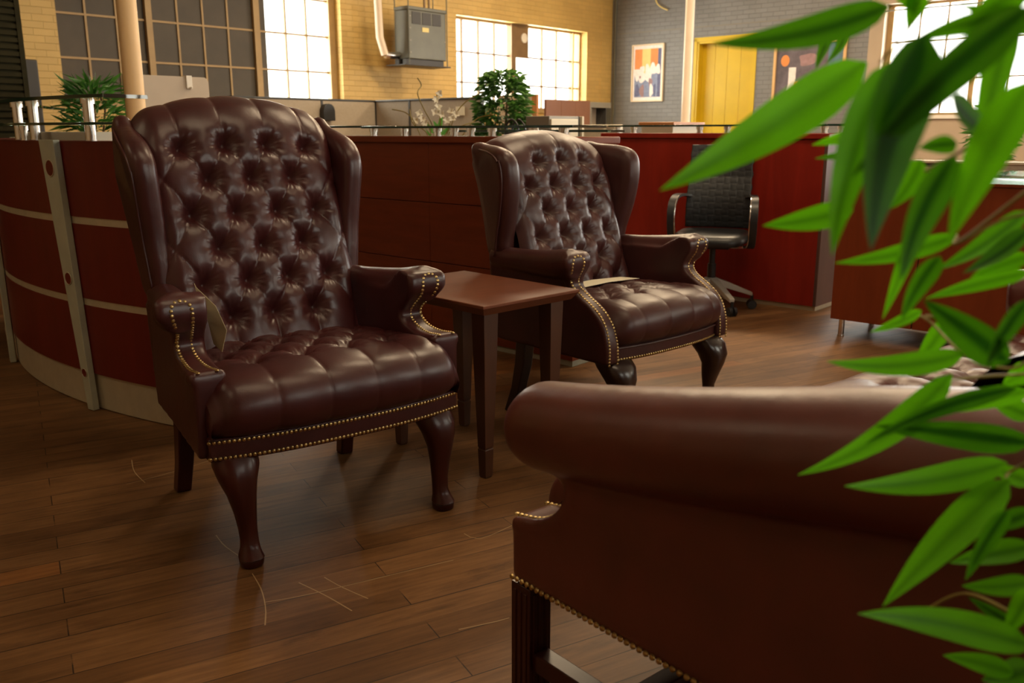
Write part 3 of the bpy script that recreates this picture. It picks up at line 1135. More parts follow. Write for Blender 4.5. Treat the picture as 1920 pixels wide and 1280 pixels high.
    yf = lambda x: -.014 + .044 * min(1.3, abs(x) / rc) ** 2.6
    zt = S['zr'] + S['band']
    prof = [(0.004, zt - .004), (-.026, zt + .020), (-.046, zt + .052), (-.044, zt + .088), (-.016, zt + .122), (.035, zt + .139), (.12, zt + .145), (.30, zt + .139), (.52, zt + .122)]
    line = [(p.x, p.y) for p in catmull([(a, b, 0) for a, b in prof], 8)]
    P2, N2 = path_frame(line, 0.005)
    SW = rc - .006 if S['T'] else .318
    sdx, sdv = .138, .088
    i1 = min(range(len(P2)), key=lambda i: abs(P2[i].x - .125) + (9 if P2[i].y < zt + .11 else 0))
    srows = (4, 5, 4, 5)
    sb = buttons_of(srows, sdx, sdv, .5)
    sl_v = (len(srows) - 1) * sdv

    def seat(s, q):
        u = (s - .5) * 2 * SW
        f = q * (len(P2) - 1); i = min(int(f), len(P2) - 2); k = f - i
        p = P2[i].lerp(P2[i + 1], k); n = N2[i].lerp(N2[i + 1], k).normalized()
        v = (f - i1) * .005
        h = tuft(u, v, sdx, sdv, .5, sb, sl_v, amp=.014 if S['T'] else .009, dent=.020 if S['T'] else .014, p=.15, rad=.027, crown=.9)
        h *= smoothstep(zt - .01, zt + .035, p.y)
        e = max(0, (abs(u) - (SW - .06)) / .06)
        y = p.x + n.x * h; z = p.y + n.y * h
        top = smoothstep(zt, zt + .13, z)
        z -= .040 * e * e * top
        y += yf(u) + .014 + .026 * e * e * smoothstep(.1, -.03, p.x)
        z += .016 * (1 - (u / SW) ** 2) * top
        return (u * (1 - (.20 if S['T'] else .10) * max(0, min(1, (y - .08) / .44))), y, z)
    mb = MB().grid(seat, 140, len(P2) - 1)
    for e in (0.0, 1.0):                       # the sides of the cushion close down onto the frame
        rings = []
        for j in range(0, len(P2), 2):
            x, y, z = seat(e, j / (len(P2) - 1))
            zb = min(z, zt - .002)
            rings.append([(x, y, z), (x * 1.012, y + .001, z * .75 + zb * .25), (x * 1.012, y + .002, z * .3 + zb * .7), (x * .995, y + .002, zb)])
        mb.rings(rings, cap=False, closed=False)
    se = mb.build('seat', lea, t, angle=180)
    for (u, v) in sb:
        f = i1 + v / .005
        if f > len(P2) - 8 or abs(u) > .29:
            continue
        p = P2[int(f)]
        z = p.y - .020 + .016 * (1 - (u / SW) ** 2) + .0012
        MB().dome((0, 0, 0), (0, 0, 1), 0.0085, 0.004, 12).build('button', lea, se, loc=(u * (1 - (.20 if S['T'] else .10) * max(0, min(1, (p.x - .05) / .44))), p.x + yf(u) + .014, z))
    # ---------------- front band with nail rows
    xs = np.linspace(-rc, rc, 41)
    front = [(x, yf(x)) for x in xs]
    outl = front + [(rc, .10), (.33, .40), (.29, .60), (-.29, .60), (-.33, .40), (-rc, .10)]
    if not S['T']:
        outl = front + [(rc, .08), (.30, .10), (.285, .60), (-.285, .60), (-.30, .10), (-rc, .08)]
    rail = MB().prism(outl, S['zr'], zt + .003, 'z').build('seat_rail', lea, t, bevel=.004)
    for zz in ((S['zr'] + .009, zt - .006) if S['T'] else (S['zr'] + .008,)):
        mb = MB()
        fp = resample([(x, y, 0) for x, y in front], .0122)
        for i, p in enumerate(fp):
            tt = (fp[min(i + 1, len(fp) - 1)] - fp[max(i - 1, 0)]).normalized()
            mb.dome((p.x, p.y - .0005, zz), (tt.y, -tt.x, 0), .0056)
        mb.build('nailhead_trim', 'brass', rail)
    if not S['T']:
        mb = MB()
        mb.tube([(x, yf(x) - .003, zt - .002) for x in xs], .0042, 6)
        mb.build('welt', lea, rail)
    # ---------------- legs
    kn = S['knee']
    for sg in (-1, 1):
        mb = MB()
        st = [(.300, .060, S['zr'] + .006, .057, .050), (.303, .046, S['zr'] - .022, .058, .054), (.306, .030, .228, .047, .046), (.303, .018, .190, .036, .035), (.299, .013, .145, .0285, .027),
              (.296, .011, .100, .0235, .0225), (.295, .008, .062, .0225, .022), (.296, .003, .044, .025, .026), (.297, -.002, .031, .029, .033), (.297, -.004, .024, .031, .035), (.297, -.004, .021, .028, .031), (.297, -.003, .018, .030, .033), (.297, -.003, .006, .029, .032), (.297, -.002, 0, .027, .029)]
        rings = []
        for (x, y, z, rx, ry) in st:
            k = kn if z > .12 else 1
            ring = []
            for i in range(20):
                a = 2 * pi * i / 20
                cx, cy = cos(a), sin(a)
                e = 2.6
                m = (abs(cx) ** e + abs(cy) ** e) ** (-1 / e)
                ring.append((sg * (x - (1 - S['T']) * .02) + rx * k * cx * m, y + ry * k * cy * m - (kn - 1) * .12 * smoothstep(.10, .23, z) * smoothstep(.32, .24, z), z))
            rings.append(ring)
        mb.rings(rings)
        mb.build('front_leg', S['leg'], t, angle=50)
        mb = MB()
        kk = S['rear_kick']
        xa, ya, xb, yb_ = S['rear']
        st = [(xa, ya, S['zr'] + .004, .027), (xa + (xb - xa) * .15, ya + (yb_ - ya) * .15, .20, .026), (xa + (xb - xa) * .5, ya + (yb_ - ya) * .48, .10, .0235), (xb, yb_, 0, .0225)]
        rings = []
        for (x, y, z, r) in st:
            rings.append([(sg * x - r, y - r, z), (sg * x + r, y - r, z), (sg * x + r, y + r, z), (sg * x - r, y + r, z)])
        mb.rings(rings)
        mb.build('rear_leg', S['leg'], t, bevel=.005)
    return t


CH1 = dict(loc=(-.4455, 2.316, 0), rz=.6505)
chair_a = wing_chair(STYLE1, 'oxblood button-tufted wing chair beside the curved metal-trimmed desk', CH1['loc'], CH1['rz'])
CH2 = dict(loc=(.606, 3.300, 0), rz=radians(43))
chair_b = wing_chair(STYLE2, 'smaller tufted wing chair with black legs in front of the red desk', CH2['loc'], CH2['rz'])


def local_to(o_loc, rz, p):
    return Vector((o_loc[0] + p[0] * cos(rz) - p[1] * sin(rz), o_loc[1] + p[0] * sin(rz) + p[1] * cos(rz), p[2]))


# price cards and papers
def card(name, label, pts, m, cat='paper', th=.0012):
    """bent sheet: pts are two edges (lists of world points)"""
    a, b = pts
    mb = MB()
    n = len(a)
    nr = (Vector(a[1]) - Vector(a[0])).cross(Vector(b[0]) - Vector(a[0])).normalized() * th
    vs = [Vector(p) for p in a] + [Vector(p) for p in b]
    top = vs; bot = [v - nr for v in vs]
    fs = []
    for i in range(n - 1):
        fs.append((i, i + 1, n + i + 1, n + i))
        fs.append((2 * n + i, 3 * n + i, 3 * n + i + 1, 2 * n + i + 1))
    ring = list(range(n)) + [n + i for i in range(n - 1, -1, -1)]
    for i in range(len(ring)):
        p, q = ring[i], ring[(i + 1) % len(ring)]
        fs.append((p, q, q + 2 * n, p + 2 * n))
    mb.add(top + bot, fs)
    o = mb.build(name, m, angle=60)
    return tag(o, label, cat)


W1 = lambda x, y, z: local_to(CH1['loc'], CH1['rz'], (x, y, z))
W2 = lambda x, y, z: local_to(CH2['loc'], CH2['rz'], (x, y, z))
# kraft card standing inside the left arm of the near wing chair
card('hanging_card', 'tan kraft card tucked inside the arm of the nearer wing chair',
     ([W1(-.288, .31, .700), W1(-.284, .30, .655), W1(-.268, .285, .60), W1(-.262, .27, .535)],
      [W1(-.286, .305, .690), W1(-.250, .265, .640), W1(-.242, .215, .58), W1(-.262, .205, .525)]), 'tag', 'card')
card('seat_paper', 'cream paper sheet lying on the seat of the black-legged wing chair',
     ([W2(-.14, .325, .508), W2(.02, .335, .510), W2(.20, .325, .506)], [W2(-.17, .40, .509), W2(.0, .415, .511), W2(.17, .40, .507)]), 'paper', 'paper')
card('under_seat_tag', 'small pale paper tag hanging below the seat of the nearer wing chair',
     ([W1(.030, .16, .284), W1(.080, .16, .276), W1(.130, .15, .272)], [W1(.040, .20, .283), W1(.085, .20, .277), W1(.125, .195, .262)]), 'paper', 'tag')

# ---------------- side table
def side_table():
    rz = radians(44.4)
    t = thing('side_table', 'small cherry side table with tapered legs between the two wing chairs', 'table', (-.0865, 2.6427, 0), rz)
    w, d, h, ti = .438, .584, .586, .068
    o = MB()
    r = []
    for (ins, z) in ((.020, h - .034), (.003, h - .012), (.0, h - .009), (.0, h - .002), (.002, h)):
        r.append([(ins, ins, z), (w - ins, ins, z), (w - ins, d - ins, z), (ins, d - ins, z)])
    o.rings(r)
    o.build('table_top', 'table', t, angle=20)
    for (x, y) in ((ti, ti), (w - ti, ti), (ti, d - ti), (w - ti, d - ti)):
        sx = 1 if x < w / 2 else -1
        sy = 1 if y < d / 2 else -1
        mb = MB()
        st = [(h - .034, .030), (.42, .0275), (.105, .0185), (.104, .0165), (.099, .0165), (.098, .0185), (.006, .0155), (.0, .013)]
        mb.rings([[(x - a, y - a, z), (x + a, y - a, z), (x + a, y + a, z), (x - a, y + a, z)] for z, a in st])
        mb.build('leg', 'table_leg', t, angle=20, bevel=.002)
    return t


side_table()

# ---------------- sofa seen from outside its near arm
SOFA = dict(loc=(-.005, 1.494, 0), rz=radians(-50))


def sofa():
    t = thing('sofa', 'large tufted oxblood sofa seen from behind its rolled arm', 'sofa', SOFA['loc'], SOFA['rz'])
    Ln = 2.02
    lea = 'leather_s'
    S = [(.085, .585), (.105, .560), (.135, .535), (.142, .510), (.130, .480), (.105, .455), (.07, .437), (.03, .428), (.006, .424)]
    curve = [(p.x, p.y) for p in catmull([(a, b, 0) for a, b in S], 4)]
    for near in (True, False):
        sg = 1 if near else -1
        y0 = 0.0 if near else Ln
        Y = lambda v: y0 + sg * v
        mb = MB()
        prof = curve + [(-.001, .41), (0, .298), (.90, .298), (.92, .78), (.60, .70), (.30, .65)]
        # prism across the sofa's width (outline in x,z)
        n = len(prof)
        vs = [(p[0], Y(.002), p[1]) for p in prof] + [(p[0], Y(.098), p[1]) for p in prof]
        fs = [(i, (i + 1) % n, n + (i + 1) % n, n + i) for i in range(n)] + [tuple(range(n)), tuple(range(2 * n - 1, n - 1, -1))]
        mb.add(vs, fs)
        path = catmull([(.040, Y(.030), .606), (.068, Y(.024), .609), (.20, Y(.018), .630), (.35, Y(.014), .658), (.52, Y(.012), .694), (.70, Y(.012), .733), (.90, Y(.014), .768)], 5)
        nn = len(path)
        rad = []
        for i in range(nn):
            d = (path[i] - path[0]).length
            r0 = .076 + .012 * i / (nn - 1)
            k = min(1, d / .034)
            rad.append(r0 * (.66 + .34 * sqrt(max(0, 1 - (1 - k) ** 2))))
        mb.tube(path, rad, 28)
        # strip on the arm front
        P, N = path_frame(curve, .01)
        N = [-q for q in N]
        mb.rings([[(p.x + q.x * .004, Y(-.004), p.y + q.y * .004), (p.x + q.x * .004, Y(.104), p.y + q.y * .004),
                   (p.x - q.x * .02, Y(.104), p.y - q.y * .02), (p.x - q.x * .02, Y(-.004), p.y - q.y * .02)] for p, q in zip(P, N)])
        a = mb.build('arm', lea, t, remesh=.009, smooth_it=7)
        mb = MB()
        Pn, Nn = path_frame(curve, .0125)
        Nn = [-q for q in Nn]
        for p, q in zip(Pn[3:], Nn[3:]):
            for v in (.014, .088):
                mb.dome((p.x + q.x * .002, Y(v), p.y + q.y * .002), (q.x, 0, q.y), .0058)
        mb.build('nailhead_trim', 'brass', a)
        mb = MB()
        for x in np.arange(.006, .90, .0135):
            mb.dome((x, Y(.0025), .307), (0, -sg, 0), .0058)
        mb.build('nailhead_trim', 'brass', a)
    # seat
    zt = .345
    prof = [(.045, zt - .03), (.012, zt + .02), (-.006, zt + .055), (.0, zt + .095), (.035, zt + .128), (.09, zt + .140), (.20, zt + .143), (.42, zt + .132), (.66, zt + .11)]
    line = [(p.x, p.y) for p in catmull([(a, b, 0) for a, b in prof], 8)]
    P2, N2 = path_frame(line, .008)
    dx, dv = .150, .105
    i1 = min(range(len(P2)), key=lambda i: abs(P2[i].x - .16) + (9 if P2[i].y < zt + .1 else 0))
    y0, y1 = .10, Ln - .10
    btn = [(j * dx + (.5 * dx if k % 2 == 0 else 0), k * dv) for k in range(5) for j in range(-7, 7)]

    def seat(s, q):
        u = (s - .5) * (y1 - y0)
        f = q * (len(P2) - 1); i = min(int(f), len(P2) - 2); k = f - i
        p = P2[i].lerp(P2[i + 1], k); n = N2[i].lerp(N2[i + 1], k).normalized()
        v = (f - i1) * .008
        h = tuft(u, v, dx, dv, .5, btn, 4 * dv, amp=.022, dent=.024, rad=.03) * smoothstep(zt - .02, zt + .05, p.y)
        e = max(0, (abs(u) - ((y1 - y0) / 2 - .035)) / .035)
        h -= .05 * e ** 3
        return (p.x + n.x * h, (y0 + y1) / 2 + u, p.y + n.y * h)
    MB().grid(seat, 300, len(P2) - 1).box(.03, .64, y0 + .004, y1 - .004, .345, .455).build('seat', lea, t, angle=60)
    # back with tufted face
    prof = [(.640, .44), (.658, .50), (.676, .56), (.696, .62), (.716, .68), (.732, .74), (.752, .795), (.778, .835), (.81, .853), (.86, .848), (.90, .815), (.915, .76)]
    line = [(p.x, p.y) for p in catmull([(a, b, 0) for a, b in prof], 8)]
    P3, N3 = path_frame(line, .008)
    i3 = min(range(len(P3)), key=lambda i: abs(P3[i].y - .73) + (9 if i > len(P3) * .6 else 0))
    btn3 = [(j * dx + (.5 * dx if k % 2 == 0 else 0), k * .1) for k in range(3) for j in range(-7, 7)]

    def back(s, q):
        u = (s - .5) * (y1 - y0 + .10)
        f = q * (len(P3) - 1); i = min(int(f), len(P3) - 2); k = f - i
        p = P3[i].lerp(P3[i + 1], k); n = N3[i].lerp(N3[i + 1], k).normalized()
        v = (i3 - f) * .008
        h = tuft(u, v, dx, .1, .5, btn3, .2, amp=.022, dent=.024, rad=.03) * smoothstep(.90, .80, p.x)
        return (p.x + n.x * h, Ln / 2 + u, p.y + n.y * h)
    MB().grid(back, 300, len(P3) - 1).build('backrest', lea, t, angle=180)
    MB().box(.80, .925, .02, Ln - .02, .298, .80).build('back_panel', lea, t, bevel=.02)
    MB().box(.012, .82, .03, Ln - .03, .298, .35).build('seat_rail', lea, t, bevel=.006)
    mb = MB()
    for y in np.arange(.06, Ln - .05, .0135):
        mb.dome((.0115, y, .307), (-1, 0, 0), .0058)
    mb.build('nailhead_trim', 'brass', t)
    # square legs with reeded faces and an H stretcher
    lw = .052
    for (x, y) in ((.001, .004), (.83, .004), (.001, Ln - .056), (.83, Ln - .056)):
        mb = MB()
        mb.box(x, x + lw, y, y + lw, 0, .297)
        for k in range(3):
            q = .008 + k * .0145
            mb.box(x + q, x + q + .007, y - .002, y + lw + .002, .01, .285)
            mb.box(x - .002, x + lw + .002, y + q, y + q + .007, .01, .285)
        mb.build('leg', 'leg_red', t, bevel=.0015)
    for y in (.012, Ln - .048):
        MB().box(.05, .84, y, y + .036, .130, .168).build('stretcher', 'leg_red', t, bevel=.003)
    MB().box(.235, .275, .046, Ln - .046, .132, .166).build('stretcher', 'leg_red', t, bevel=.003)
    return t


sofa()


# ---------------- black woven office chair
def office_chair():
    base = Vector((1.265, 5.60, 0))
    t = thing('office_chair', 'black office chair with woven leather back against the red desk', 'office chair', base, radians(-20))
    # local: faces -y
    mb = MB()
    rows, cols = 13, 9
    W, z0, z1 = .205, .50, 1.02

    def back(s, q):
        u = (s - .5) * 2
        z = z0 + (z1 - z0) * q
        w = W * (1 - .06 * q)
        cx = s * cols; cz = q * rows
        wv = .0030 * (abs(sin(pi * cx)) if (int(cx) + int(cz)) % 2 == 0 else abs(sin(pi * cz))) ** .5
        y = .16 + .075 * q ** 1.5 - .03 * sin(pi * min(1, q * 1.6)) - .025 * (1 - u * u) * -1 - wv
        return (u * w, y, z)
    mb.grid(back, 72, 104)
    n = 73
    bk = mb.build('backrest', 'weave', t, angle=60)
    sol = bk.modifiers.new('thickness', 'SOLIDIFY'); sol.thickness = .018; sol.offset = -1
    # seat cushion
    mb = MB()
    ring = []
    for (z, k) in ((.435, .90), (.445, .98), (.465, 1.0), (.485, .98), (.497, .90), (.500, .70)):
        r = []
        for i in range(40):
            a = 2 * pi * i / 40
            e = 4.0
            m = (abs(cos(a)) ** e + abs(sin(a)) ** e) ** (-1 / e)
            x, y = .225 * k * cos(a) * m, -.045 + .225 * k * sin(a) * m
            zz = z - .020 * max(0, (-y - .10) / .17) ** 2 + .008 * (y + .05)
            r.append((x, y, zz))
        ring.append(r)
    mb.rings(ring)
    mb.build('seat', 'black_leather', t, angle=70)
    # loop arms of black strap with a chrome edge
    for sg in (-1, 1):
        path = [(sg * .19, .16, .700), (sg * .225, .06, .712), (sg * .245, -.04, .700), (sg * .252, -.105, .650), (sg * .252, -.125, .57), (sg * .248, -.105, .47), (sg * .238, -.07, .415), (sg * .20, -.03, .405), (sg * .10, -.02, .405)]
        P = catmull(path, 6)
        for (nm, m, off, w, th) in (('armrest', 'black_leather', 0, .022, .008), ('arm_edge', 'chrome', .024, .0035, .0085)):
            rings = []
            for i, p in enumerate(P):
                a = P[max(0, i - 1)]; b = P[min(len(P) - 1, i + 1)]
                tt = (b - a).normalized()
                u = Vector((sg, 0, 0)) - tt * tt.x * sg
                if u.length < .3:
                    u = Vector((0, 1, 0)) - tt * tt.y
                u.normalize()
                v = tt.cross(u)
                c = p - u * off * 1
                rings.append([c + u * w + v * th, c - u * w + v * th, c - u * w - v * th, c + u * w - v * th])
            MB().rings(rings).build(nm, m, t, bevel=.002)
    mb = MB(); mb.cyl((0, 0, .16), .027, .13); mb.cyl((0, 0, .28), .019, .13); mb.box(-.11, .11, -.12, .12, .395, .432)
    mb.build('column', 'black_plastic', t)
    for k in range(5):
        a = 2 * pi * k / 5 - .92
        mb = MB()
        r = []
        for (d, z, w, h) in ((.02, .175, .030, .030), (.10, .155, .025, .022), (.265, .095, .017, .012)):
            c = Vector((cos(a) * d, sin(a) * d, z)); sd = Vector((-sin(a), cos(a), 0))
            r.append([c + sd * w + Vector((0, 0, h)), c - sd * w + Vector((0, 0, h)), c - sd * w - Vector((0, 0, h)), c + sd * w - Vector((0, 0, h))])
        mb.rings(r)
        sp = mb.build('spoke', 'silver', t, bevel=.004)
        mb = MB()
        c = Vector((cos(a) * .265, sin(a) * .265, 0))
        for s in (-1, 1):
            pth = [c + Vector((-sin(a), cos(a), 0)) * (s * .016 - .009) + Vector((0, 0, .0285)), c + Vector((-sin(a), cos(a), 0)) * (s * .016 + .009) + Vector((0, 0, .0285))]
            mb.tube(pth, .0285, 18)
        mb.cyl((c.x, c.y, .03), .010, .06, 10)
        mb.build('caster', 'black_plastic', sp)
    return t


office_chair()

# ================================================================== COUNTERS
def gthing(name, label, cat, X, Y, z=0.0, rz=0.0, group=None):
    return thing(name, label, cat, gw(X, Y, z), WA + rz, group)


def standoff(parent, x, y, z0, z1, r=.018):
    mb = MB()
    mb.cyl((x, y, z0), r, z1 - z0, 20)
    mb.cyl((x, y, z1 - .018), r * 1.28, .018, 20)
    mb.cyl((x, y, z0), r * 1.15, .006, 20)
    return mb.build('standoff_post', 'chrome', parent)


def arc_pts(c, R, f0, f1, n=24):
    """points of an arc; angle measured from -X towards +Y"""
    return [(c[0] - R * cos(a), c[1] + R * sin(a)) for a in np.linspace(f0, f1, n)]


def arc_band(mb, c, R0, R1, f0, f1, z0, z1, n=24):
    a = arc_pts(c, R0, f0, f1, n); b = arc_pts(c, R1, f0, f1, n)
    return mb.prism(a + b[::-1], z0, z1, 'z')


def curved_desk():
    t = gthing('reception_desk', 'curved dark red reception desk with slanted metal fins and glass shelves', 'reception desk', 1.46, 3.89)
    c = (2.98, 0)
    R = 2.98
    f_lo, f_hi = radians(-20), radians(38)
    arc_band(MB(), c, R - .01, R - .05, f_lo, f_hi, 0.004, .150, 40).build('kick_plate', 'alu', t, angle=30)
    fins = [radians(15.8), radians(-4.9)]
    bounds = [(radians(-20), fins[1]), (fins[1], fins[0]), (fins[0], radians(38))]
    for (a, b) in bounds:
        for (z0, z1) in ((.150, .430), (.458, .752), (.780, 1.066)):
            arc_band(MB(), c, R, R - .03, a + .001, b - .001, z0, z1, 20).build('panel', 'mahog_a', t, angle=30)
        for (z0, z1) in ((.430, .458), (.752, .780)):
            arc_band(MB(), c, R - .003, R - .025, a, b, z0, z1, 20).build('reveal_strip', 'alu', t, angle=30)
    for f in fins + [radians(36.5)]:
        mb = MB()
        R2 = R + .028
        def P(s, z, rr):
            a = f - s / R
            return (c[0] - rr * cos(a), c[1] + rr * sin(a), z)
        top = [(-.112, 1.070), (.004, 1.070)]
        bot = [(.040, .0), (.082, .0)]
        nz = 10
        rings = []
        for k in range(nz + 1):
            q = k / nz
            a0 = top[0][0] + (bot[0][0] - top[0][0]) * q; a1 = top[1][0] + (bot[1][0] - top[1][0]) * q; z = 1.070 * (1 - q) + .002 * q
            rings.append([P(a0, z, R2), P(a1, z, R2), P(a1, z, R + .002), P(a0, z, R + .002)])
        mb.rings(rings)
        fin = mb.build('fin', 'alu_dull', t, bevel=.002, angle=20)
        # three round recesses, shrinking towards the floor
        for (q, r) in ((.10, .030), (.50, .023), (.855, .017)):
            s = (top[0][0] + top[1][0]) / 2 * (1 - q) + (bot[0][0] + bot[1][0]) / 2 * q
            a = f - s / R
            cc = Vector((c[0] - (R2 + .0006) * cos(a), c[1] + (R2 + .0006) * sin(a), 1.07 * (1 - q)))
            n = Vector((-cos(a), sin(a), 0)); u = Vector((sin(a), cos(a), 0)); w = Vector((0, 0, 1))
            mb = MB()
            mb.rings([[cc + n * d + (u * cos(k) + w * sin(k)) * rr for k in [2 * pi * i / 24 for i in range(24)]] for rr, d in ((r * 1.14, 0), (r * 1.10, .0016), (r, .0016), (r * .97, -.0002))])
            mb.build('hole_rim', 'alu', fin)
            mb = MB()
            mb.rings([[cc + n * d + (u * cos(k) + w * sin(k)) * rr for k in [2 * pi * i / 24 for i in range(24)]] for rr, d in ((r * .99, -.0004), (r * .98, .0004))])
            mb.build('hole', 'mahog_a', fin)
    arc_band(MB(), c, R - .03, R - .06, f_lo, f_hi, .15, 1.06, 40).build('carcass', 'mahog_a', t, angle=30)
    arc_band(MB(), c, R - .15, R - .55, radians(-3.8), f_hi, 1.060, 1.100, 40).build('counter_top', 'plate_grey', t, angle=30, bevel=.004)
    arc_band(MB(), c, R - .06, R - .16, f_lo, f_hi, 1.045, 1.066, 40).build('counter_top', 'mahog_a', t, angle=30)
    # upper glass on tall posts, lower glass on short posts
    for (ra, rb, fa, fb, za, zb) in ((R - .05, R - .24, radians(-9.6), radians(40), 1.224, 1.238), (R + .065, R - .05, f_lo, radians(9), 1.124, 1.134)):
        gl = arc_band(MB(), c, ra, rb, fa, fb, za, zb, 40).build('glass_shelf', 'glass', t, angle=30)
        arc_band(MB(), c, ra + .0018, ra + .0003, fa, fb, za + .001, zb - .001, 40).build('glass_edge', 'glass_edge', gl, angle=30)
    for fa in (9.6, 4.4, -5.9):
        a = radians(fa)
        rr = R - .10
        standoff(t, c[0] - rr * cos(a), c[1] + rr * sin(a), 1.062, 1.224, .021)
    for fa in (-14.6, -18.5, 2):
        a = radians(fa)
        rr = R - .018
        standoff(t, c[0] - rr * cos(a), c[1] + rr * sin(a), 1.062, 1.124, .014)
    # legs of the work surface behind so the desk stands on its own
    arc_band(MB(), c, R - .06, R - .62, f_lo, f_hi, .72, .75, 40).build('work_top', 'mahog_b', t, angle=30)
    return t


curved_desk()


def straight_desk(name, label, X, Y0, Y1, depth, pan, rows, seams, ztop, mold, glass, posts, mpan, end_mat, kick, zg=1.117, low=None):
    t = gthing(name, label, 'reception desk', X, (Y0 + Y1) / 2)
    yc = (Y0 + Y1) / 2
    ys = sorted([Y0] + seams + [Y1])
    for (a, b) in zip(ys, ys[1:]):
        for (z0, z1) in rows:
            MB().box(0, .022, a - yc + .0015, b - yc - .0015, z0, z1).build('panel', mpan, t, bevel=.0012)
    MB().box(.018, .05, Y0 - yc + .01, Y1 - yc - .01, .02, ztop - .02).build('carcass', 'mahog_a', t, smooth=False)
    MB().box(-.016, depth, Y0 - yc - .012, Y1 - yc + .012, ztop - mold, ztop).build('counter_top', mpan, t, bevel=.006)
    MB().box(.0, depth - .02, Y0 - yc - .004, Y0 - yc + .018, .03, ztop - mold).build('end_panel', end_mat, t, bevel=.001)
    MB().box(.0, depth - .02, Y1 - yc - .018, Y1 - yc + .004, .03, ztop - mold).build('end_panel', end_mat, t, bevel=.001)
    MB().box(.012, depth - .04, Y0 - yc + .004, Y1 - yc - .01, 0, .03).build('kick_plate', kick, t, smooth=False)
    MB().box(.05, depth + .45, Y0 - yc + .30, Y1 - yc - .05, .70, .735).build('work_top', mpan, t, bevel=.003)
    MB().box(depth + .38, depth + .42, Y0 - yc + .33, Y0 - yc + .37, 0, .70).build('leg', 'silver', t)
    MB().box(depth + .38, depth + .42, Y1 - yc - .12, Y1 - yc - .08, 0, .70).build('leg', 'silver', t)
    for (a, b, x0, x1, z) in glass:
        gl = MB().box(x0, x1, a - yc, b - yc, z, z + .012).build('glass_shelf', 'glass', t, bevel=.002)
        MB().box(x0 - .0015, x0 - .0002, a - yc, b - yc, z + .001, z + .011).build('glass_edge', 'glass_edge', gl)
    for (y, x, z) in posts:
        standoff(t, x, y - yc, ztop - .002, z, .019)
    return t


straight_desk('reception_desk', 'brown panelled reception desk with glass shelf behind the side table', 3.28, 2.53, 4.62, .34, None,
              ((.03, .418), (.422, .733), (.737, 1.045)), [3.50], 1.078, .035,
              [(2.53, 4.02, -.02, .24, 1.118), (2.55, 3.60, .28, .42, 1.098), (4.05, 4.40, .05, .30, 1.122)],
              [(3.975, .03, 1.118), (3.72, .03, 1.118), (3.49, .06, 1.118), (3.335, .03, 1.118), (3.235, .05, 1.118), (3.08, .04, 1.118), (2.80, .03, 1.118), (2.62, .03, 1.118)],
              'mahog_b', 'mahog_b', 'alu_dull')
straight_desk('reception_desk', 'bright red mahogany reception desk behind the black office chair', 5.37, 2.225, 3.89, .40, None,
              ((.03, 1.052),), [], 1.092, .036,
              [(2.10, 3.86, .02, .26, 1.134)], [(3.80, .05, 1.134), (3.66, .05, 1.134), (3.13, .05, 1.134), (2.925, .05, 1.134), (2.29, .09, 1.134), (2.245, .24, 1.134)],
              'mahog_c', 'endpanel', 'alu')


def cabinet_desk():
    t = gthing('credenza', 'orange mahogany credenza on steel legs with a glass top beside the red desk', 'credenza', 4.77, .70)
    for (a, b) in ((.757, 1.185), (-.20, .752), (-1.2, -.205)):
        MB().box(0, .02, a, b, .098, .842).build('door', 'mahog_d', t, bevel=.0015)
    MB().box(.018, .55, -1.2, 1.183, .10, .842).build('body', 'mahog_d', t, bevel=.002)
    MB().box(-.01, .57, -1.21, 1.195, .842, .858).build('top_panel', 'mahog_d', t, bevel=.002)
    MB().box(-.03, .60, -1.25, .96, .884, .899).build('glass_top', 'glass', t, bevel=.003)
    for (x, y) in ((.03, .80), (.52, .80), (.03, -1.1), (.52, -1.1)):
        standoff(t, x, y, .856, .884, .017)
    for (x, y) in ((.03, 1.13), (.50, 1.13), (.03, -1.1), (.50, -1.1), (.03, .2), (.50, .2)):
        mb = MB(); mb.cyl((x, y, 0), .016, .10, 18); mb.cyl((x, y, 0), .019, .008, 18)
        mb.build('leg', 'chrome', t)
    return t


cabinet_desk()

# ================================================================== PARTITIONS AND CABINETS BEYOND
def partition(label, X, Y, L, H, along, mats=('fabric', 'dark_trim'), seams=(), th=.05, cap=.022):
    """along 'X' or 'Y'; starts at (X, Y) and runs L"""
    t = gthing('office_partition', label, 'partition', X, Y)
    def bx(a0, a1, b0, b1, z0, z1):
        return MB().box(a0, a1, b0, b1, z0, z1) if along == 'X' else MB().box(b0, b1, a0, a1, z0, z1)
    es = [0] + list(seams) + [L]
    for a, b in zip(es, es[1:]):
        bx(a + .012, b - .012, -th / 2 + .006, th / 2 - .006, .06, H - cap).build('panel', mats[0], t, bevel=.006)
    for e in es:
        bx(max(0, e - .014), min(L, e + .014), -th / 2, th / 2, 0, H - cap).build('post', mats[1], t)
    bx(0, L, -th / 2 - .003, th / 2 + .003, H - cap, H).build('top_cap', mats[1], t, bevel=.005)
    bx(0, L, -th / 2, th / 2, 0, .06).build('base_rail', mats[1], t)
    return t


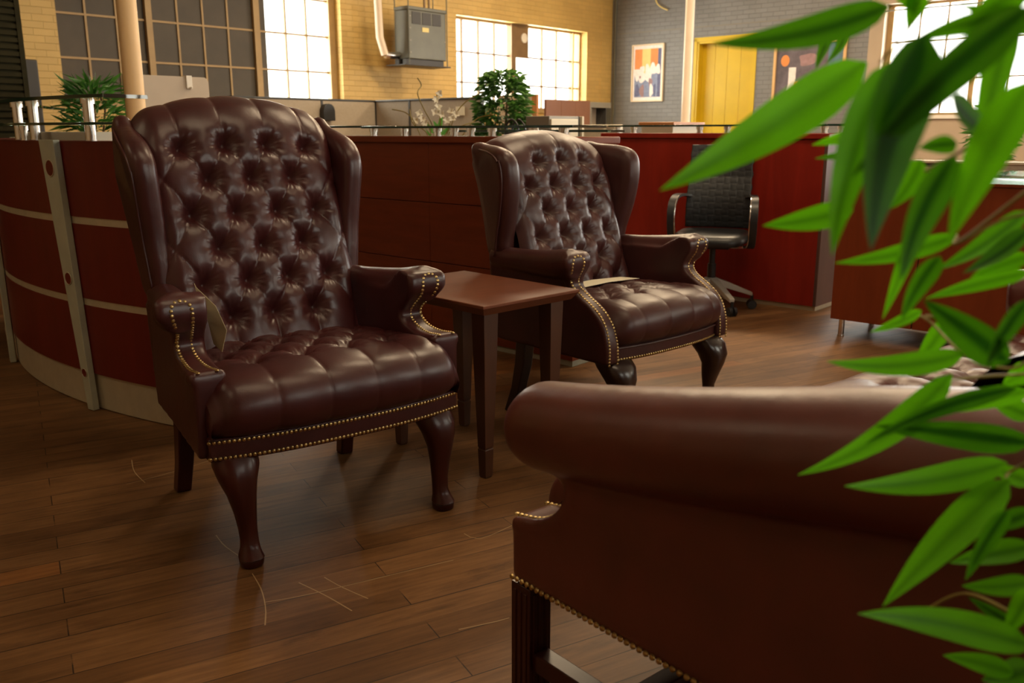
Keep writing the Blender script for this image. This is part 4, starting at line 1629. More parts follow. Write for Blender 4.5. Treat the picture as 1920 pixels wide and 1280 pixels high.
pa = g_on_y(505, 176, 9.0)
pb = g_on_y(601, 185, 9.0)
pcn = g_on_y(703, 190, 9.0)
HP = 1.485
partition('beige fabric partition under the bright bay of the long window', pa.x - .5, 9.0, pcn.x - pa.x + .5, HP, 'X', seams=(pb.x - pa.x + .5,))
pd = g_on_x(905, 180, pcn.x)
partition('beige fabric partition running toward the tall leafy tree', pcn.x, pd.y, 9.0 - pd.y - .03, HP, 'Y', seams=((g_on_x(770, 200, pcn.x).y - pd.y),))
q = g_on_x(866, 208, pcn.x)
o = MB().box(-.004, 0, -.07, .07, -.05, .05).build('notice', 'paper', loc=gw(pcn.x - .028, q.y, q.z), rot=WA)
tag(o, 'small white paper notice pinned on the beige partition', 'notice')
q = g_on_y(612, 212, 8.96)
mb = MB()
mb.prism([(-.085, -.09), (.085, -.09), (.085, .03), (.07, .075), (.04, .10), (0, .108), (-.04, .10), (-.07, .075), (-.085, .03)], -.075, 0, 'y')
o = mb.build('wall_pocket', 'black_plastic', loc=gw(q.x, 8.972, q.z), rot=WA, bevel=.006)
tag(o, 'black round-topped holder fixed to the beige partition', 'holder')

# pale free-standing board with a coat hook near the cream column
qa = g_on_y(255, 137, 6.3); qb = g_on_y(388, 146, 6.3)
t = gthing('office_partition', 'plain pale board with rounded corner just behind the cream column', 'partition', qa.x - .1, 6.3)
L_ = qb.x - qa.x + .1
HZ = qb.z
MB().prism([(0, .02), (L_, .02), (L_, HZ - .03), (L_ - .012, HZ - .008), (L_ - .03, HZ), (0, HZ)], -.016, .016, 'y').build('panel', 'fabric_w', t, bevel=.003)
MB().box(0, .5, -.18, .18, 0, .022).build('foot', 'silver', t, bevel=.004)
MB().box(L_ - .06, L_ - .01, -.18, .18, 0, .022).build('foot', 'silver', t, bevel=.004)
hx = g_on_y(353, 145, 6.28).x - qa.x + .1
mb = MB()
mb.box(hx - .022, hx + .022, -.032, -.017, HZ - .085, HZ + .006)
mb.box(hx - .022, hx + .022, -.032, .030, HZ, HZ + .008)
mb.tube([(hx, -.024, HZ - .075), (hx, -.045, HZ - .083), (hx, -.058, HZ - .070)], .007, 8)
o = mb.build('coat_hook', 'white', loc=gw(qa.x - .1, 6.3), rot=WA, bevel=.003)
tag(o, 'white coat hook clipped over the top of the pale board', 'hook')

# dark ribbed screen and panel at the far left
q0 = g_on_y(36, 90, 7.2)
mb = MB()
z = 0.05
while z < 2.75:
    mb.box(-2.4, 0, -.03, .012, z, z + .030)
    z += .048
mb.box(-2.4, 0, -.008, .030, 0, 2.78)
t = gthing('roller_screen', 'dark olive ribbed metal screen beyond the glass shelves', 'screen', q0.x, 7.2)
mb.build('slats', 'ribbed', t, smooth=False)
MB().box(-.012, .022, -.034, .034, 0, 2.80).build('frame', 'ribbed', t, smooth=False)
q1 = g_on_y(68, 112, 8.2)
t = gthing('office_partition', 'charcoal partition panel between ribbed screen and yellow wall', 'partition', q1.x, 8.2)
MB().box(-1.2, 0, -.025, .025, 0, q1.z).build('panel', 'heater_dark', t, bevel=.012)
MB().box(-1.2, 0, -.12, .12, 0, .02).build('foot', 'silver', t)

# wood-ended partition, brown panels, dark frame and file cabinets by the corner
q0 = g_on_y(1022, 186, 8.3); q1 = g_on_y(1105, 190, 8.3)
t = gthing('office_partition', 'brown cherry wood partition under the far window', 'partition', q0.x, 8.3)
Lb = q1.x - q0.x
for k in range(3):
    MB().box(Lb * k / 3 + .002, Lb * (k + 1) / 3 - .002, -.02, .02, .02, q0.z).build('panel', 'brown_panel', t, bevel=.003)
MB().box(0, Lb, -.022, .022, 0, .03).build('base_rail', 'dark_trim', t)
q2 = g_on_x(1013, 179, q0.x - .02)
t = gthing('office_partition', 'oak-edged pale partition end beside the brown wood panels', 'partition', q0.x - .05, q2.y)
MB().box(-.04, .0, .0, .10, 0, q2.z).build('edge_post', 'orange_wood', t, bevel=.004)
MB().box(-.05, .0, .10, .75, 0, q2.z).build('panel', 'fabric_w', t, bevel=.004)
MB().box(-.06, .005, .0, .76, q2.z, q2.z + .014).build('top_cap', 'orange_wood', t, bevel=.003)
q0 = g_on_y(1106, 191, 8.6); q1 = g_on_y(1146, 194, 8.6)
t = gthing('shelf_frame', 'charcoal open frame with beige back beside the grey wall', 'shelf', q0.x, 8.6)
wq = q1.x - q0.x
MB().box(0, wq, 0, .35, q0.z - .085, q0.z).build('top_rail', 'steel_grey', t, bevel=.004)
MB().box(wq - .13, wq, 0, .35, 0, q0.z - .085).build('side', 'dark_trim', t, bevel=.004)
MB().box(0, .05, 0, .35, 0, q0.z - .085).build('side', 'steel_grey', t, bevel=.004)
MB().box(.05, wq - .13, .20, .24, 0, q0.z - .085).build('back_panel', 'fabric', t)

q0 = g_on_x(1033, 217, 6.5)
ql = g_on_x(986, 222, 6.5); qr = g_on_y(1088, 217, q0.y)
t = gthing('file_cabinet', 'cream steel file cabinet with grey side behind the glass shelf', 'file cabinet', q0.x, q0.y)
wl = ql.y - q0.y; dr = qr.x - q0.x
MB().box(0, dr, .02, wl, .04, q0.z).build('body', 'steel_grey', t, bevel=.004)
MB().box(0, dr, .02, wl, 0, .04).build('base', 'dark_trim', t)
for k in range(4):
    z0 = .05 + k * (q0.z - .07) / 4
    d = MB().box(.01, dr - .03, 0, .02, z0, z0 + (q0.z - .07) / 4 - .008).build('drawer', 'steel_cream', t, bevel=.003)
    MB().box(dr * .35, dr * .65, -.014, 0, z0 + .16, z0 + .175).build('handle', 'silver', d, bevel=.003)
MB().box(dr + .005, dr + .03, .03, wl, 0, q0.z).build('filler', 'dark_trim', t)
MB().box(dr + .035, dr + .06, .0, wl, 0, q0.z).build('side_panel', 'steel_cream', t, bevel=.003)
q0 = g_on_x(1096, 234, 7.35); q1 = g_on_x(1165, 234, 7.35)
partition('low beige partition between the cabinet and the red desk', 7.35, q1.y, q0.y - q1.y, q0.z, 'Y', mats=('fabric', 'steel_cream'), seams=((q0.y - q1.y) * .4,), cap=.012)

# shelf with brown top behind the red desk
q0 = g_on_x(1203, 229, 7.0); q1 = g_on_x(1262, 232, 7.0)
t = gthing('side_cabinet', 'low cream cabinet with brown wood top behind the red desk', 'cabinet', 7.0, q1.y)
wf = q0.y - q1.y
MB().box(0, .5, 0, wf, 0, q0.z - .03).build('body', 'steel_cream', t, bevel=.003)
MB().box(-.02, .52, -.02, wf + .02, q0.z - .03, q0.z).build('top_panel', 'orange_wood', t, bevel=.004)

# cream box unit and low partition near the bright window
q0 = g_on_x(1818, 256, 9.5); q1 = g_on_x(1850, 256, 9.5)
t = gthing('storage_cabinet', 'cream storage cabinet with a dark gap below the bright window', 'cabinet', 9.5, q1.y)
wf = q0.y - q1.y
MB().box(0.01, .45, 0, wf, 0, q0.z).build('body', 'steel_cream', t, bevel=.004)
MB().box(-.01, .46, -.01, wf + .01, q0.z, q0.z + .02).build('top_panel', 'white', t, bevel=.003)
MB().box(-.004, .012, wf * .30, wf * .38, .55, q0.z - .16).build('handle', 'steel_grey', t)
q0 = g_on_x(1712, 300, 7.0); q1 = g_on_x(1790, 300, 7.0)
t = gthing('office_partition', 'low cream partition with dark slot behind the credenza', 'partition', 7.0, q1.y - .9)
wf = q0.y - q1.y + .9
MB().box(0, .06, 0, wf, 0, q0.z - .05).build('panel', 'fabric', t, bevel=.004)
MB().box(-.01, .07, -.01, wf + .01, q0.z - .02, q0.z).build('top_cap', 'steel_cream', t, bevel=.004)
MB().box(.008, .055, wf * .6, wf - .02, q0.z - .05, q0.z - .02).build('slot', 'heater_dark', t)
MB().box(0, .06, 0, wf * .6, q0.z - .05, q0.z - .02).build('panel', 'fabric', t)

# ================================================================== HEATER ON THE WALL
def heater():
    Yf = 9.05
    a = g_on_y(764, 10, Yf); b = g_on_y(836, 20, Yf); c_ = g_on_y(836, 115, Yf)
    back = g_on_x(741, 16, a.x)
    t = gthing('unit_heater', 'grey green box heater hung high on the yellow brick wall', 'heater', a.x, Yf, 0)
    w = b.x - a.x; dp = max(.25, min(.6, back.y - Yf)); z0 = c_.z; z1 = a.z
    MB().box(0, w, 0, dp, z0, z1 - .04).build('cabinet', 'heater', t, bevel=.012)
    MB().box(-.012, w + .012, -.012, dp + .01, z1 - .045, z1).build('lid', 'heater', t, bevel=.008)
    for k in range(3):
        x0 = .10 * w + k * .265 * w
        o_ = MB().box(x0, x0 + .225 * w, -.006, .03, z1 - .215, z1 - .065).build('louvre_opening', 'heater_dark', t, bevel=.002)
    MB().box(.36 * w, .53 * w, -.005, .002, z1 - .305, z1 - .25).build('rating_plate', 'plate', t, bevel=.001)
    for z in np.linspace(z0 + .08, z1 - .12, 4):
        MB().dome((.055 * w, -.001, z), (0, -1, 0), .009).build('screw', 'silver', t)
    MB().dome((.955 * w, -.001, (z0 + z1) / 2 - .08), (0, -1, 0), .009).build('screw', 'silver', t)
    MB().box(w, w + .035, .05, dp - .05, z0 + .03, z1 - .18).build('side_box', 'heater', t, bevel=.01)
    # bracket
    mb = MB()
    mb.box(-.09, w + .05, -.03, dp + .10, z0 - .085, z0 - .07)
    mb.box(-.02, w * .95, .02, .10, z0 - .075, z0); mb.box(-.02, w * .95, dp - .08, dp, z0 - .075, z0)
    mb.build('bracket', 'heater_dark', t, bevel=.004)
    for (x, y) in ((.0, -.012), (w, -.012), (.0, dp), (w, dp)):
        mb = MB(); mb.tube([(x, y, z0 - .09), (x, y, CEIL)], .007, 8)
        mb.build('hanger_rod', 'heater', t)
    for x in (.60, .72):
        mb = MB(); mb.tube([(w * x, dp * .5, z1), (w * x, dp * .5, CEIL)], .016, 10)
        mb.build('supply_pipe', 'sash_dark', t)
    # white flue
    p0 = g_on_y(708, 0, Yf + .25); p1 = g_on_y(712, 70, Yf + .25); p2 = g_on_y(722, 103, Yf + .22); p3 = g_on_y(738, 104, Yf + .20); p4 = g_on_y(752, 104, Yf + .20)
    L3 = lambda p: (p.x - a.x, p.y - Yf, p.z)
    mb = MB(); mb.tube([(L3(p0)[0], L3(p0)[1], CEIL), L3(p0), L3(p1), L3(p2)], .050, 14)
    mb.build('flue', 'column_w', t)
    mb = MB(); mb.tube([L3(p2), L3(p3), (.02, L3(p4)[1], L3(p4)[2])], .046, 14)
    mb.build('flue_elbow', 'chrome', t)
    return t


heater()

# cable hanging on the grey wall and a dark duct near the ceiling
q = g_on_x(1240, 14, XW - .03)
P = [g_on_x(x, y, XW - .03) for x, y in ((1225, -40), (1230, 0), (1238, 12), (1252, 19))]
mb = MB(); mb.tube(catmull([(p.x, p.y, p.z) for p in P], 6), .012, 8)
o = mb.build('cable', 'plate', rot=WA)
tag(o, 'loose cream cable dangling on the grey brick wall', 'cable')

# ================================================================== PICTURES ON THE GREY WALL
def picture(label, px, frame_m, fw, art):
    a = g_on_x(*px[0], XW - .02); b = g_on_x(*px[1], XW - .02)
    y1, y0 = a.y, b.y
    z1 = (g_on_x(*px[0], XW - .02).z + g_on_x(*px[1], XW - .02).z) / 2
    z0 = (g_on_x(*px[2], XW - .02).z + g_on_x(*px[3], XW - .02).z) / 2
    w, h = y1 - y0, z1 - z0
    t = gthing('framed_picture', label, 'picture', XW - .001, (y0 + y1) / 2, z0)
    mb = MB()
    mb.box(-.035, 0, -w / 2, w / 2, 0, fw); mb.box(-.035, 0, -w / 2, w / 2, h - fw, h)
    mb.box(-.035, 0, -w / 2, -w / 2 + fw, fw, h - fw); mb.box(-.035, 0, w / 2 - fw, w / 2, fw, h - fw)
    mb.build('frame', frame_m, t, bevel=.004)
    art(t, w - 2 * fw, h - 2 * fw, fw)
    return t


def flat(t, name, m, pts, d):
    """flat patch of the picture; pts (s from left 0..1 as seen, z up) in metres from the picture centre"""
    MB().prism([(y, z) for y, z in pts], -.012 - d, -.011 - d + .0006, 'x').build(name, m, t, smooth=False)


def art_band(t, w, h, fw):
    MB().box(-.012, -.002, -w / 2, w / 2, fw, fw + h).build('mat_board', 'p_white', t, smooth=False)
    mw = .035
    W, Hh = w - 2 * mw, h - .11
    z0 = fw + .055
    R_ = lambda s0, s1, a, b: [(W / 2 - s0 * W, z0 + a * Hh), (W / 2 - s1 * W, z0 + a * Hh), (W / 2 - s1 * W, z0 + b * Hh), (W / 2 - s0 * W, z0 + b * Hh)]
    art = [('p_orange', R_(0, .28, .5, 1)), ('p_yellow', R_(.28, .60, .5, 1)), ('p_orange', R_(.60, .88, .5, 1)), ('p_navy', R_(.88, 1, 0, 1)), ('p_blue', R_(0, .88, 0, .5))]
    k = 0
    for m, p in art:
        flat(t, 'print', m, p, .0008)
    # abstract pale figures and dark columns
    blobs = [('p_white', .10, .48, .11, .13), ('p_white', .30, .42, .17, .11), ('p_white', .50, .55, .10, .13), ('p_white', .70, .58, .13, .12), ('p_white', .88, .57, .10, .10), ('p_white', .52, .42, .15, .10), ('p_white', .30, .56, .09, .10), ('p_skin', .62, .30, .07, .10), ('p_white', .66, .14, .08, .13), ('p_navy', .12, .13, .10, .13), ('p_blue', .50, .15, .07, .15), ('p_skin', .30, .13, .09, .13), ('p_navy', .78, .14, .05, .14), ('p_skin', .22, .42, .03, .03)]
    for i, (m, s, zz, rs, rz_) in enumerate(blobs):
        pts = []
        for q in range(18):
            a = 2 * pi * q / 18
            f = 1 + .18 * sin(3 * a + i)
            y = W / 2 - (s + rs * f * cos(a)) * W
            pts.append((max(-W / 2, min(W / 2, y)), max(z0, min(z0 + Hh, z0 + (zz + rz_ * f * sin(a)) * Hh))))
        flat(t, 'print', m, pts, .0016 + i * .0001)


def art_night(t, w, h, fw):
    MB().box(-.012, -.002, -w / 2, w / 2, fw, fw + h).build('print', 'p_dark', t, smooth=False)
    E = lambda s, z, rs, rz_, wob=0, ph=0: [(w / 2 - (s + rs * cos(2 * pi * q / 22) * (1 + wob * sin(3 * 2 * pi * q / 22 + ph))) * w, fw + (z + rz_ * sin(2 * pi * q / 22) * (1 + wob * sin(2 * 2 * pi * q / 22 + ph))) * h) for q in range(22)]
    flat(t, 'print', 'p_teal', [(-w / 2, fw + h), (-w / 2 + .24 * w, fw + h), (-w / 2 + .20 * w, fw + .55 * h), (-w / 2, fw + .45 * h)], .0006)
    flat(t, 'print', 'p_skin', E(.48, .72, .14, .12, .2, 1), .0008)
    flat(t, 'print', 'p_orange', E(.135, .72, .066, .10), .0012)
    flat(t, 'print', 'p_white', [(w / 2 - .20 * w, fw + .60 * h), (w / 2 - .31 * w, fw + .60 * h), (w / 2 - .31 * w, fw + .30 * h), (w / 2 - .25 * w, fw + .10 * h), (w / 2 - .17 * w, fw + .10 * h), (w / 2 - .20 * w, fw + .30 * h)], .0014)
    flat(t, 'print', 'p_orange', [(w / 2 - .30 * w, fw + .34 * h), (w / 2 - .36 * w, fw + .36 * h), (w / 2 - .33 * w, fw + .26 * h), (w / 2 - .28 * w, fw + .22 * h)], .0017)


picture('tall framed poster of pale figures under orange and yellow bands', [(1186, 84), (1246, 81), (1185, 191), (1240, 190)], 'frame_pale', .022, art_band)
picture('wide honey-framed dark painting with an orange disc', [(1453, 82), (1590, 67), (1443, 196), (1582, 196)], 'frame_gold', .045, art_night)

# ================================================================== PLANTS
def leaf(mb, base, tip, w, face, bow=0.0, sag=0.0, fold=0.18, tint=.5, nl=12):
    """lance-shaped leaf from base to tip; face: rough direction the blade looks"""
    base = Vector(base); tip = Vector(tip)
    ax = tip - base
    L = ax.length
    if L < 1e-6:
        return
    t = ax / L
    f = Vector(face) - t * t.dot(Vector(face))
    f.normalize()
    s = t.cross(f).normalized()
    rows = []
    for i in range(nl + 1):
        q = i / nl
        k = min(1, q / .28)
        prof = (k * (2 - k)) ** .55 * (1 - max(0, (q - .28) / .72) ** 1.7) if 0 < q < 1 else 0
        prof = max(prof, .05 if q < .5 else .0)
        c = base + ax * q + s * (bow * L * 4 * q * (1 - q)) + f * (sag * L * 4 * q * (1 - q))
        hw = w / 2 * prof + .0002
        rows.append([c - s * hw + f * (fold * hw), c - s * hw * .5 + f * (fold * .35 * hw), c - f * (.02 * hw), c + s * hw * .5 + f * (fold * .35 * hw), c + s * hw + f * (fold * hw)])
    vs = [p for r in rows for p in r]
    fs = []
    for i in range(nl):
        for j in range(4):
            fs.append((i * 5 + j, i * 5 + j + 1, i * 5 + j + 6, i * 5 + j + 5))
    mb.add(vs, fs, tint)
    n0 = len(mb.tint) - len(vs)
    for i in range(nl + 1):
        mb.tint[n0 + i * 5 + 2] = tint - .34


def near_bamboo():
    base = Vector((.56, .55, 0))
    t = thing('potted_bamboo', 'green bamboo plant with long leaves hanging in front of the sofa', 'plant', base)
    W = lambda p: Vector(p) - base
    mb = MB()
    # (base px, tip px, width px, depth at base, depth at tip, bow, tilt, tint: low ones paint backlit leaves dark)
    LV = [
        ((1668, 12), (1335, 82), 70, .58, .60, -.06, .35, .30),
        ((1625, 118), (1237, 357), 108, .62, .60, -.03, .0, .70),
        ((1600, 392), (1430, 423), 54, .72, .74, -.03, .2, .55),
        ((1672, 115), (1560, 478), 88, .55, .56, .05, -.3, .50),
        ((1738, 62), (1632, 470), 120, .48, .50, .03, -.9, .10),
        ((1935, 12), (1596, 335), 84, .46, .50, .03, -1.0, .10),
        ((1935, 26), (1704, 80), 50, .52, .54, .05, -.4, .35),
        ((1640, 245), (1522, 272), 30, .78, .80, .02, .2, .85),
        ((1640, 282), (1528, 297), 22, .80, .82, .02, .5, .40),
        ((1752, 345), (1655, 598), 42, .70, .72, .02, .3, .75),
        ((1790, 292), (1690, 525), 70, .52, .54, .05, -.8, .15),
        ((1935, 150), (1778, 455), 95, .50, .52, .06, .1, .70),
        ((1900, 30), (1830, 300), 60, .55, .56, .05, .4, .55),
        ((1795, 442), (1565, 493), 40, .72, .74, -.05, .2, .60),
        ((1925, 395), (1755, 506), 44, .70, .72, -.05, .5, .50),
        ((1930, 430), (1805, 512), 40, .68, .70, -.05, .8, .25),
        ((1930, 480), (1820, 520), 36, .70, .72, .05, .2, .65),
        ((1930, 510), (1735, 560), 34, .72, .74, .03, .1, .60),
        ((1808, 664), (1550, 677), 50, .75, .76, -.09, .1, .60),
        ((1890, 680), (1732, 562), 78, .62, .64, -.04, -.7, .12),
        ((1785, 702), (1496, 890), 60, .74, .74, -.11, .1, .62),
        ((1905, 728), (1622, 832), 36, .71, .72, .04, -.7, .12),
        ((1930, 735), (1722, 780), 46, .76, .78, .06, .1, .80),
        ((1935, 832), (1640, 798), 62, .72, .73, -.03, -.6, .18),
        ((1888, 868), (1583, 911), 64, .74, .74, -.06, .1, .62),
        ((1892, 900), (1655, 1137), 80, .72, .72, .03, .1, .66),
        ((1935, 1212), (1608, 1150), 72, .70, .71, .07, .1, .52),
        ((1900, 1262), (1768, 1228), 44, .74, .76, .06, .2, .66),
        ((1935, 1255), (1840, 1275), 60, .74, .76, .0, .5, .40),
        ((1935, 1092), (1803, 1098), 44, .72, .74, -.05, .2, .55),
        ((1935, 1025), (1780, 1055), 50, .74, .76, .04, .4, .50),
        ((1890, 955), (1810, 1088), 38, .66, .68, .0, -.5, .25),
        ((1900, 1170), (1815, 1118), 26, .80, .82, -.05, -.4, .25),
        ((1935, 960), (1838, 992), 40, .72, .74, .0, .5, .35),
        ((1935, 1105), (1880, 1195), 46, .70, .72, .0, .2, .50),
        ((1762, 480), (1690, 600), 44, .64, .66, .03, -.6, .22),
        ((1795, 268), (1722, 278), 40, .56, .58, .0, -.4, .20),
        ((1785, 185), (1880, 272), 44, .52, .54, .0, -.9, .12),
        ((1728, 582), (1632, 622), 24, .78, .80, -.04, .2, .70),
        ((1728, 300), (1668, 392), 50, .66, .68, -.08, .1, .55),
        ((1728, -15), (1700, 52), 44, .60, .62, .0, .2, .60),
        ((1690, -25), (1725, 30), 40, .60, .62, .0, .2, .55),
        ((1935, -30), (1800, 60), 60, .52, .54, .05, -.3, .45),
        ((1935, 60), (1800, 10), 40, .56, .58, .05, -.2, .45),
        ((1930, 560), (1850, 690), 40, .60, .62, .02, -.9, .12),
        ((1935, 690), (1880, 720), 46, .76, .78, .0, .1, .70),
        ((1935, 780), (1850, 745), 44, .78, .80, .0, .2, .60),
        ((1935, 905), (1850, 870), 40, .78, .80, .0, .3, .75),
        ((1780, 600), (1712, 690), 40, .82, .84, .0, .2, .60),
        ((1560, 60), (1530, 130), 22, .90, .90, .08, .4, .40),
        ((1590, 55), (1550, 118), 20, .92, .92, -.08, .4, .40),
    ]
    cam_f = Vector((0, -1, 0.15))
    for (b, p, w, d0, d1, bow, tilt, tn) in LV:
        B = at_depth(*b, d0); T = at_depth(*p, d1)
        mid = (B + T) / 2
        face = (CAMV - mid).normalized()
        ax = (T - B).normalized()
        face = (Matrix.Rotation(tilt, 3, ax) @ face)
        leaf(mb, W(B), W(T), .88 * w * (d0 + d1) / 2 / FPX / max(.55, cos(tilt)), face, bow * .6, -.05, .16, tn, 14)
    # more leaves around the canes outside the frame so the plant is whole
    for k in range(70):
        a = RNG.rand() * 2 * pi
        z = .55 + .95 * RNG.rand()
        r0 = .05 + .10 * RNG.rand()
        B = Vector((.03 * cos(a) + r0 * cos(a) + .02, r0 * sin(a), z))
        T = B + Vector((cos(a), sin(a), -.55 + .5 * RNG.rand())) * (.13 + .06 * RNG.rand())
        pw = T + base
        # keep the ones that stay right of the frame
        dd = pw.y * CP - (pw.z - CAM_H) * SP
        db = (B + base).y * CP - ((B + base).z - CAM_H) * SP
        if dd > .12 and (960 + FPX * pw.x / dd < 1930 or 960 + FPX * (B + base).x / max(.12, db) < 1930):
            continue
        leaf(mb, B, T, .026, (sin(a), -cos(a), .6), .05 * RNG.randn(), .06, .16, .2 + .6 * RNG.rand(), 8)
    mb.build('foliage', 'leaf', t, tint=True, angle=180)
    # canes
    for (dx, dy, top, lean) in ((-.02, .02, 1.55, (-.01, .04)), (.03, -.02, 1.45, (.03, .0)), (.0, -.05, 1.35, (-.03, -.03))):
        P = [(dx, dy, .22), (dx + lean[0] * .4, dy + lean[1] * .4, .7), (dx + lean[0], dy + lean[1], top)]
        mb = MB(); mb.tube(catmull(P, 6), .009, 10)
        for z in np.arange(.35, top - .1, .16):
            q = (z - .22) / (top - .22)
            mb.cyl((dx + lean[0] * q, dy + lean[1] * q, z), .0105, .008, 10)
        mb.build('cane', 'stem', t)
    # twigs reaching to the leaf bases
    for pts in ([(1960, 330, .62), (1800, 452, .70), (1795, 442, .72)], [(1960, 395, .66), (1880, 412, .68), (1800, 455, .70)], [(1960, 640, .70), (1900, 690, .73), (1808, 664, .75), (1740, 600, .80), (1700, 585, .82)],
                [(1650, 118, .62), (1690, 70, .62), (1760, -20, .62)], [(1960, 850, .70), (1900, 880, .73), (1885, 895, .73)], [(1860, 650, .74), (1800, 605, .78), (1735, 592, .80)],
                [(1960, 1190, .70), (1900, 1150, .74), (1810, 1112, .80), (1740, 1140, .84)], [(1870, 230, .56), (1800, 285, .60), (1735, 320, .64)], [(1960, 700, .74), (1850, 705, .76), (1780, 712, .76)]):
        P = [W(at_depth(x, y, d)) for x, y, d in pts]
        mb = MB(); mb.tube(catmull(P, 6), .0013, 6)
        mb.build('twig', 'stem', t)
    mb = MB(); mb.lathe([(.0, 0), (.095, 0), (.125, .22), (.135, .25), (.118, .25), (.112, .215), (.0, .21)], n=32)
    mb.build('pot', 'pot', t)
    mb = MB(); mb.lathe([(0, .205), (.112, .21), (.10, .225), (0, .232)], n=24)
    mb.build('soil', 'soil', t)
    return t


near_bamboo()


def bushy(name, label, loc, ztop, zlow, rad, n, L, w, m, pot_h, pot_m, group=None, spiky=False, seed=3, trunk=True):
    rs = np.random.RandomState(seed)
    t = thing(name, label, 'plant', loc)
    mb = MB()
    hh = ztop - zlow
    for k in range(n):
        a = rs.rand() * 2 * pi
        q = rs.rand()
        z = zlow + hh * q
        env = rad * (.35 + .65 * sin(pi * min(1, .12 + .80 * q)) ** .7)
        r = env * sqrt(rs.rand()) * .95
        B = Vector((r * cos(a), r * sin(a), z))
        out = Vector((cos(a), sin(a), (1.1 * rs.rand() - .55 + .5 * q if spiky else -.75 * rs.rand() + .25)))
        if r < .3 * env:
            out.z += .6 * q
        l = L * (.7 + .6 * rs.rand())
        T = B + out.normalized() * l
        fc = Vector((cos(a), sin(a), .45)) + Vector((rs.randn(), rs.randn(), rs.randn())) * .55
        leaf(mb, B, T, w * (.7 + .5 * rs.rand()), fc, .04 * rs.randn(), .08, .16, rs.rand(), 5)
    mb.build('foliage', m, t, tint=True, angle=180)
    if trunk:
        for k in range(3):
            a = 2.1 * k
            P = [(.02 * cos(a), .02 * sin(a), pot_h * .85), (.04 * cos(a + .8), .04 * sin(a + .8), zlow + .1 * hh), (.10 * cos(a + 1), .10 * sin(a + 1), zlow + .8 * hh)]
            m2 = MB(); m2.tube(catmull(P, 6), [.012 - .0006 * i for i in range(13)], 8)
            m2.build('stem', 'bark', t)
    m2 = MB(); m2.lathe([(.0, 0), (.12, 0), (.155, pot_h), (.14, pot_h), (.135, pot_h - .04), (0, pot_h - .05)], n=28)
    m2.build('pot', pot_m, t)
    return t


p = at_depth(942, 200, 8.6)
bushy('ficus_tree', 'tall leafy green potted tree in front of the far windows', (p.x, p.y, 0), 1.66, .80, .27, 1900, .085, .034, 'leaf_ficus', .34, 'pot', seed=4)
p = at_depth(178, 220, 5.9)
bushy('potted_bamboo', 'spiky green bamboo in orange planter behind the curved desk', (p.x, p.y, 0), 1.42, 1.02, .17, 420, .12, .021, 'leaf_far', 1.02, 'orange_wood', spiky=True, seed=8, trunk=True)
p = at_depth(1862, 235, 8.2)
bushy('potted_shrub', 'dark shrub against the bright window behind the bamboo', (p.x, p.y, 0), 1.36, .80, .20, 420, .09, .03, 'leaf_ficus', .3, 'pot', seed=12)


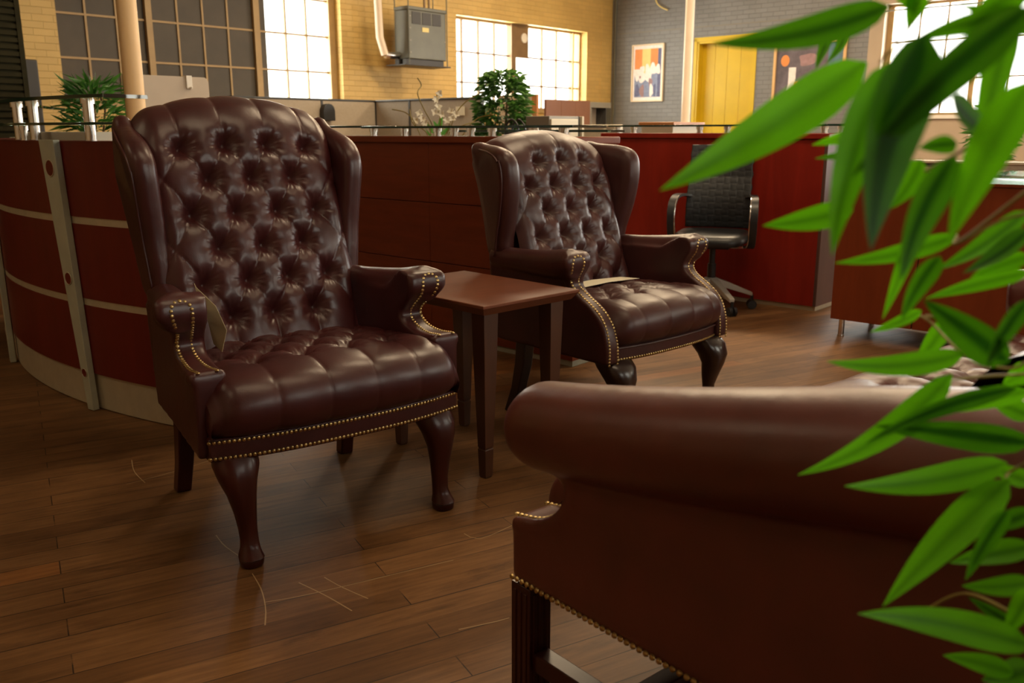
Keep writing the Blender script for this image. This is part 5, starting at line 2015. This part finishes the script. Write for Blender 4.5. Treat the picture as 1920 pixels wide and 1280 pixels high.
def orchid():
    p = gw(*to_g(at_depth(822, 262, 5.55)).xy, 0)
    zb = .735
    t = thing('orchid_arrangement', 'white orchids and curly twigs in a bowl behind the brown desk', 'flowers', (p.x, p.y, zb))
    W = lambda x, y, d=5.55: at_depth(x, y, d) - Vector((p.x, p.y, zb))
    mb = MB(); mb.lathe([(0, 0), (.07, 0), (.13, .07), (.145, .13), (.135, .13), (.12, .08), (0, .07)], n=28)
    mb.build('bowl', 'pot', t)
    mb = MB(); mb.lathe([(0, .07), (.128, .10), (.10, .125), (0, .13)], n=20)
    mb.build('soil', 'soil', t)
    for pts in ([(818, 300), (812, 240), (795, 205), (783, 175), (790, 160), (783, 146)], [(805, 300), (780, 235), (762, 212), (735, 205)], [(830, 300), (850, 225), (872, 192), (905, 172)], [(840, 300), (870, 250), (895, 222), (925, 215)], [(812, 300), (800, 250), (775, 232), (768, 205)],
                [(826, 300), (836, 250), (866, 236), (890, 228)]):
        mb = MB(); mb.tube(catmull([W(x, y, 5.55 + .03 * RNG.randn()) for x, y in pts], 7), .0035, 6)
        mb.build('twig', 'twig', t)
    blooms = []
    for pts, bl in (([(822, 300), (826, 230), (818, 190), (822, 170)], [(818, 186), (822, 200), (815, 210), (824, 176), (828, 214)]),
                    ([(815, 300), (805, 235), (792, 222)], [(792, 222), (786, 212), (797, 230), (780, 226)]),
                    ([(830, 300), (842, 235), (850, 218)], [(848, 222), (855, 214), (845, 208), (838, 226)])):
        mb = MB(); mb.tube(catmull([W(x, y) for x, y in pts], 6), .0035, 6)
        mb.build('stem', 'twig', t)
        blooms += bl
    rs = np.random.RandomState(5)
    for (x, y) in blooms:
        c = W(x, y, 5.53 + .04 * rs.randn())
        mb = MB()
        for k in range(5):
            a = 2 * pi * k / 5 + rs.rand()
            tip = c + Vector((cos(a) * .026, -.012 + .006 * rs.randn(), sin(a) * .026))
            leaf(mb, c, tip, .022, (0, -1, .2), 0, .1, .2, .5, 5)
        mb.build('bloom', 'petal', t, angle=180)
    mb = MB()
    for k in range(16):
        a = 2 * pi * k / 16 + rs.rand()
        leaf(mb, (0, 0, .12), (.13 * cos(a), .13 * sin(a), .27 + .14 * rs.rand()), .026, (-cos(a) * .4, -sin(a) * .4, 1), 0, .12, .2, rs.rand(), 6)
    for (x, y, x2, y2) in ((818, 250, 826, 206), (812, 250, 800, 232), (826, 252, 845, 234), (820, 250, 812, 226)):
        leaf(mb, W(x, y), W(x2, y2), .03, (0, -1, .3), .1, 0, .2, .7, 6)
    mb.build('foliage', 'leaf_far', t, tint=True, angle=180)
    return t


orchid()


def handbag():
    g = to_g(at_depth(966, 240, 5.25))
    t = gthing('handbag', 'black handbag on the work top behind the brown desk', 'bag', g.x, g.y, .735)
    rings = []
    for (z, k, d) in ((0, .88, .07), (.03, .98, .085), (.20, 1.0, .08), (.32, .86, .055), (.37, .78, .03)):
        r = []
        for i in range(28):
            a = 2 * pi * i / 28
            e = 3.2
            m = (abs(cos(a)) ** e + abs(sin(a)) ** e) ** (-1 / e)
            r.append((d * cos(a) * m, .085 * k * sin(a) * m, z))
        rings.append(r)
    MB().rings(rings).build('body', 'black_leather', t, angle=60)
    for x in (-.03, .03):
        P = [(x, -.05, .34), (x, -.045, .40), (x, 0, .435), (x, .045, .40), (x, .05, .34)]
        mb = MB(); mb.tube(catmull(P, 6), .006, 8)
        mb.build('handle', 'black_leather', t)


handbag()
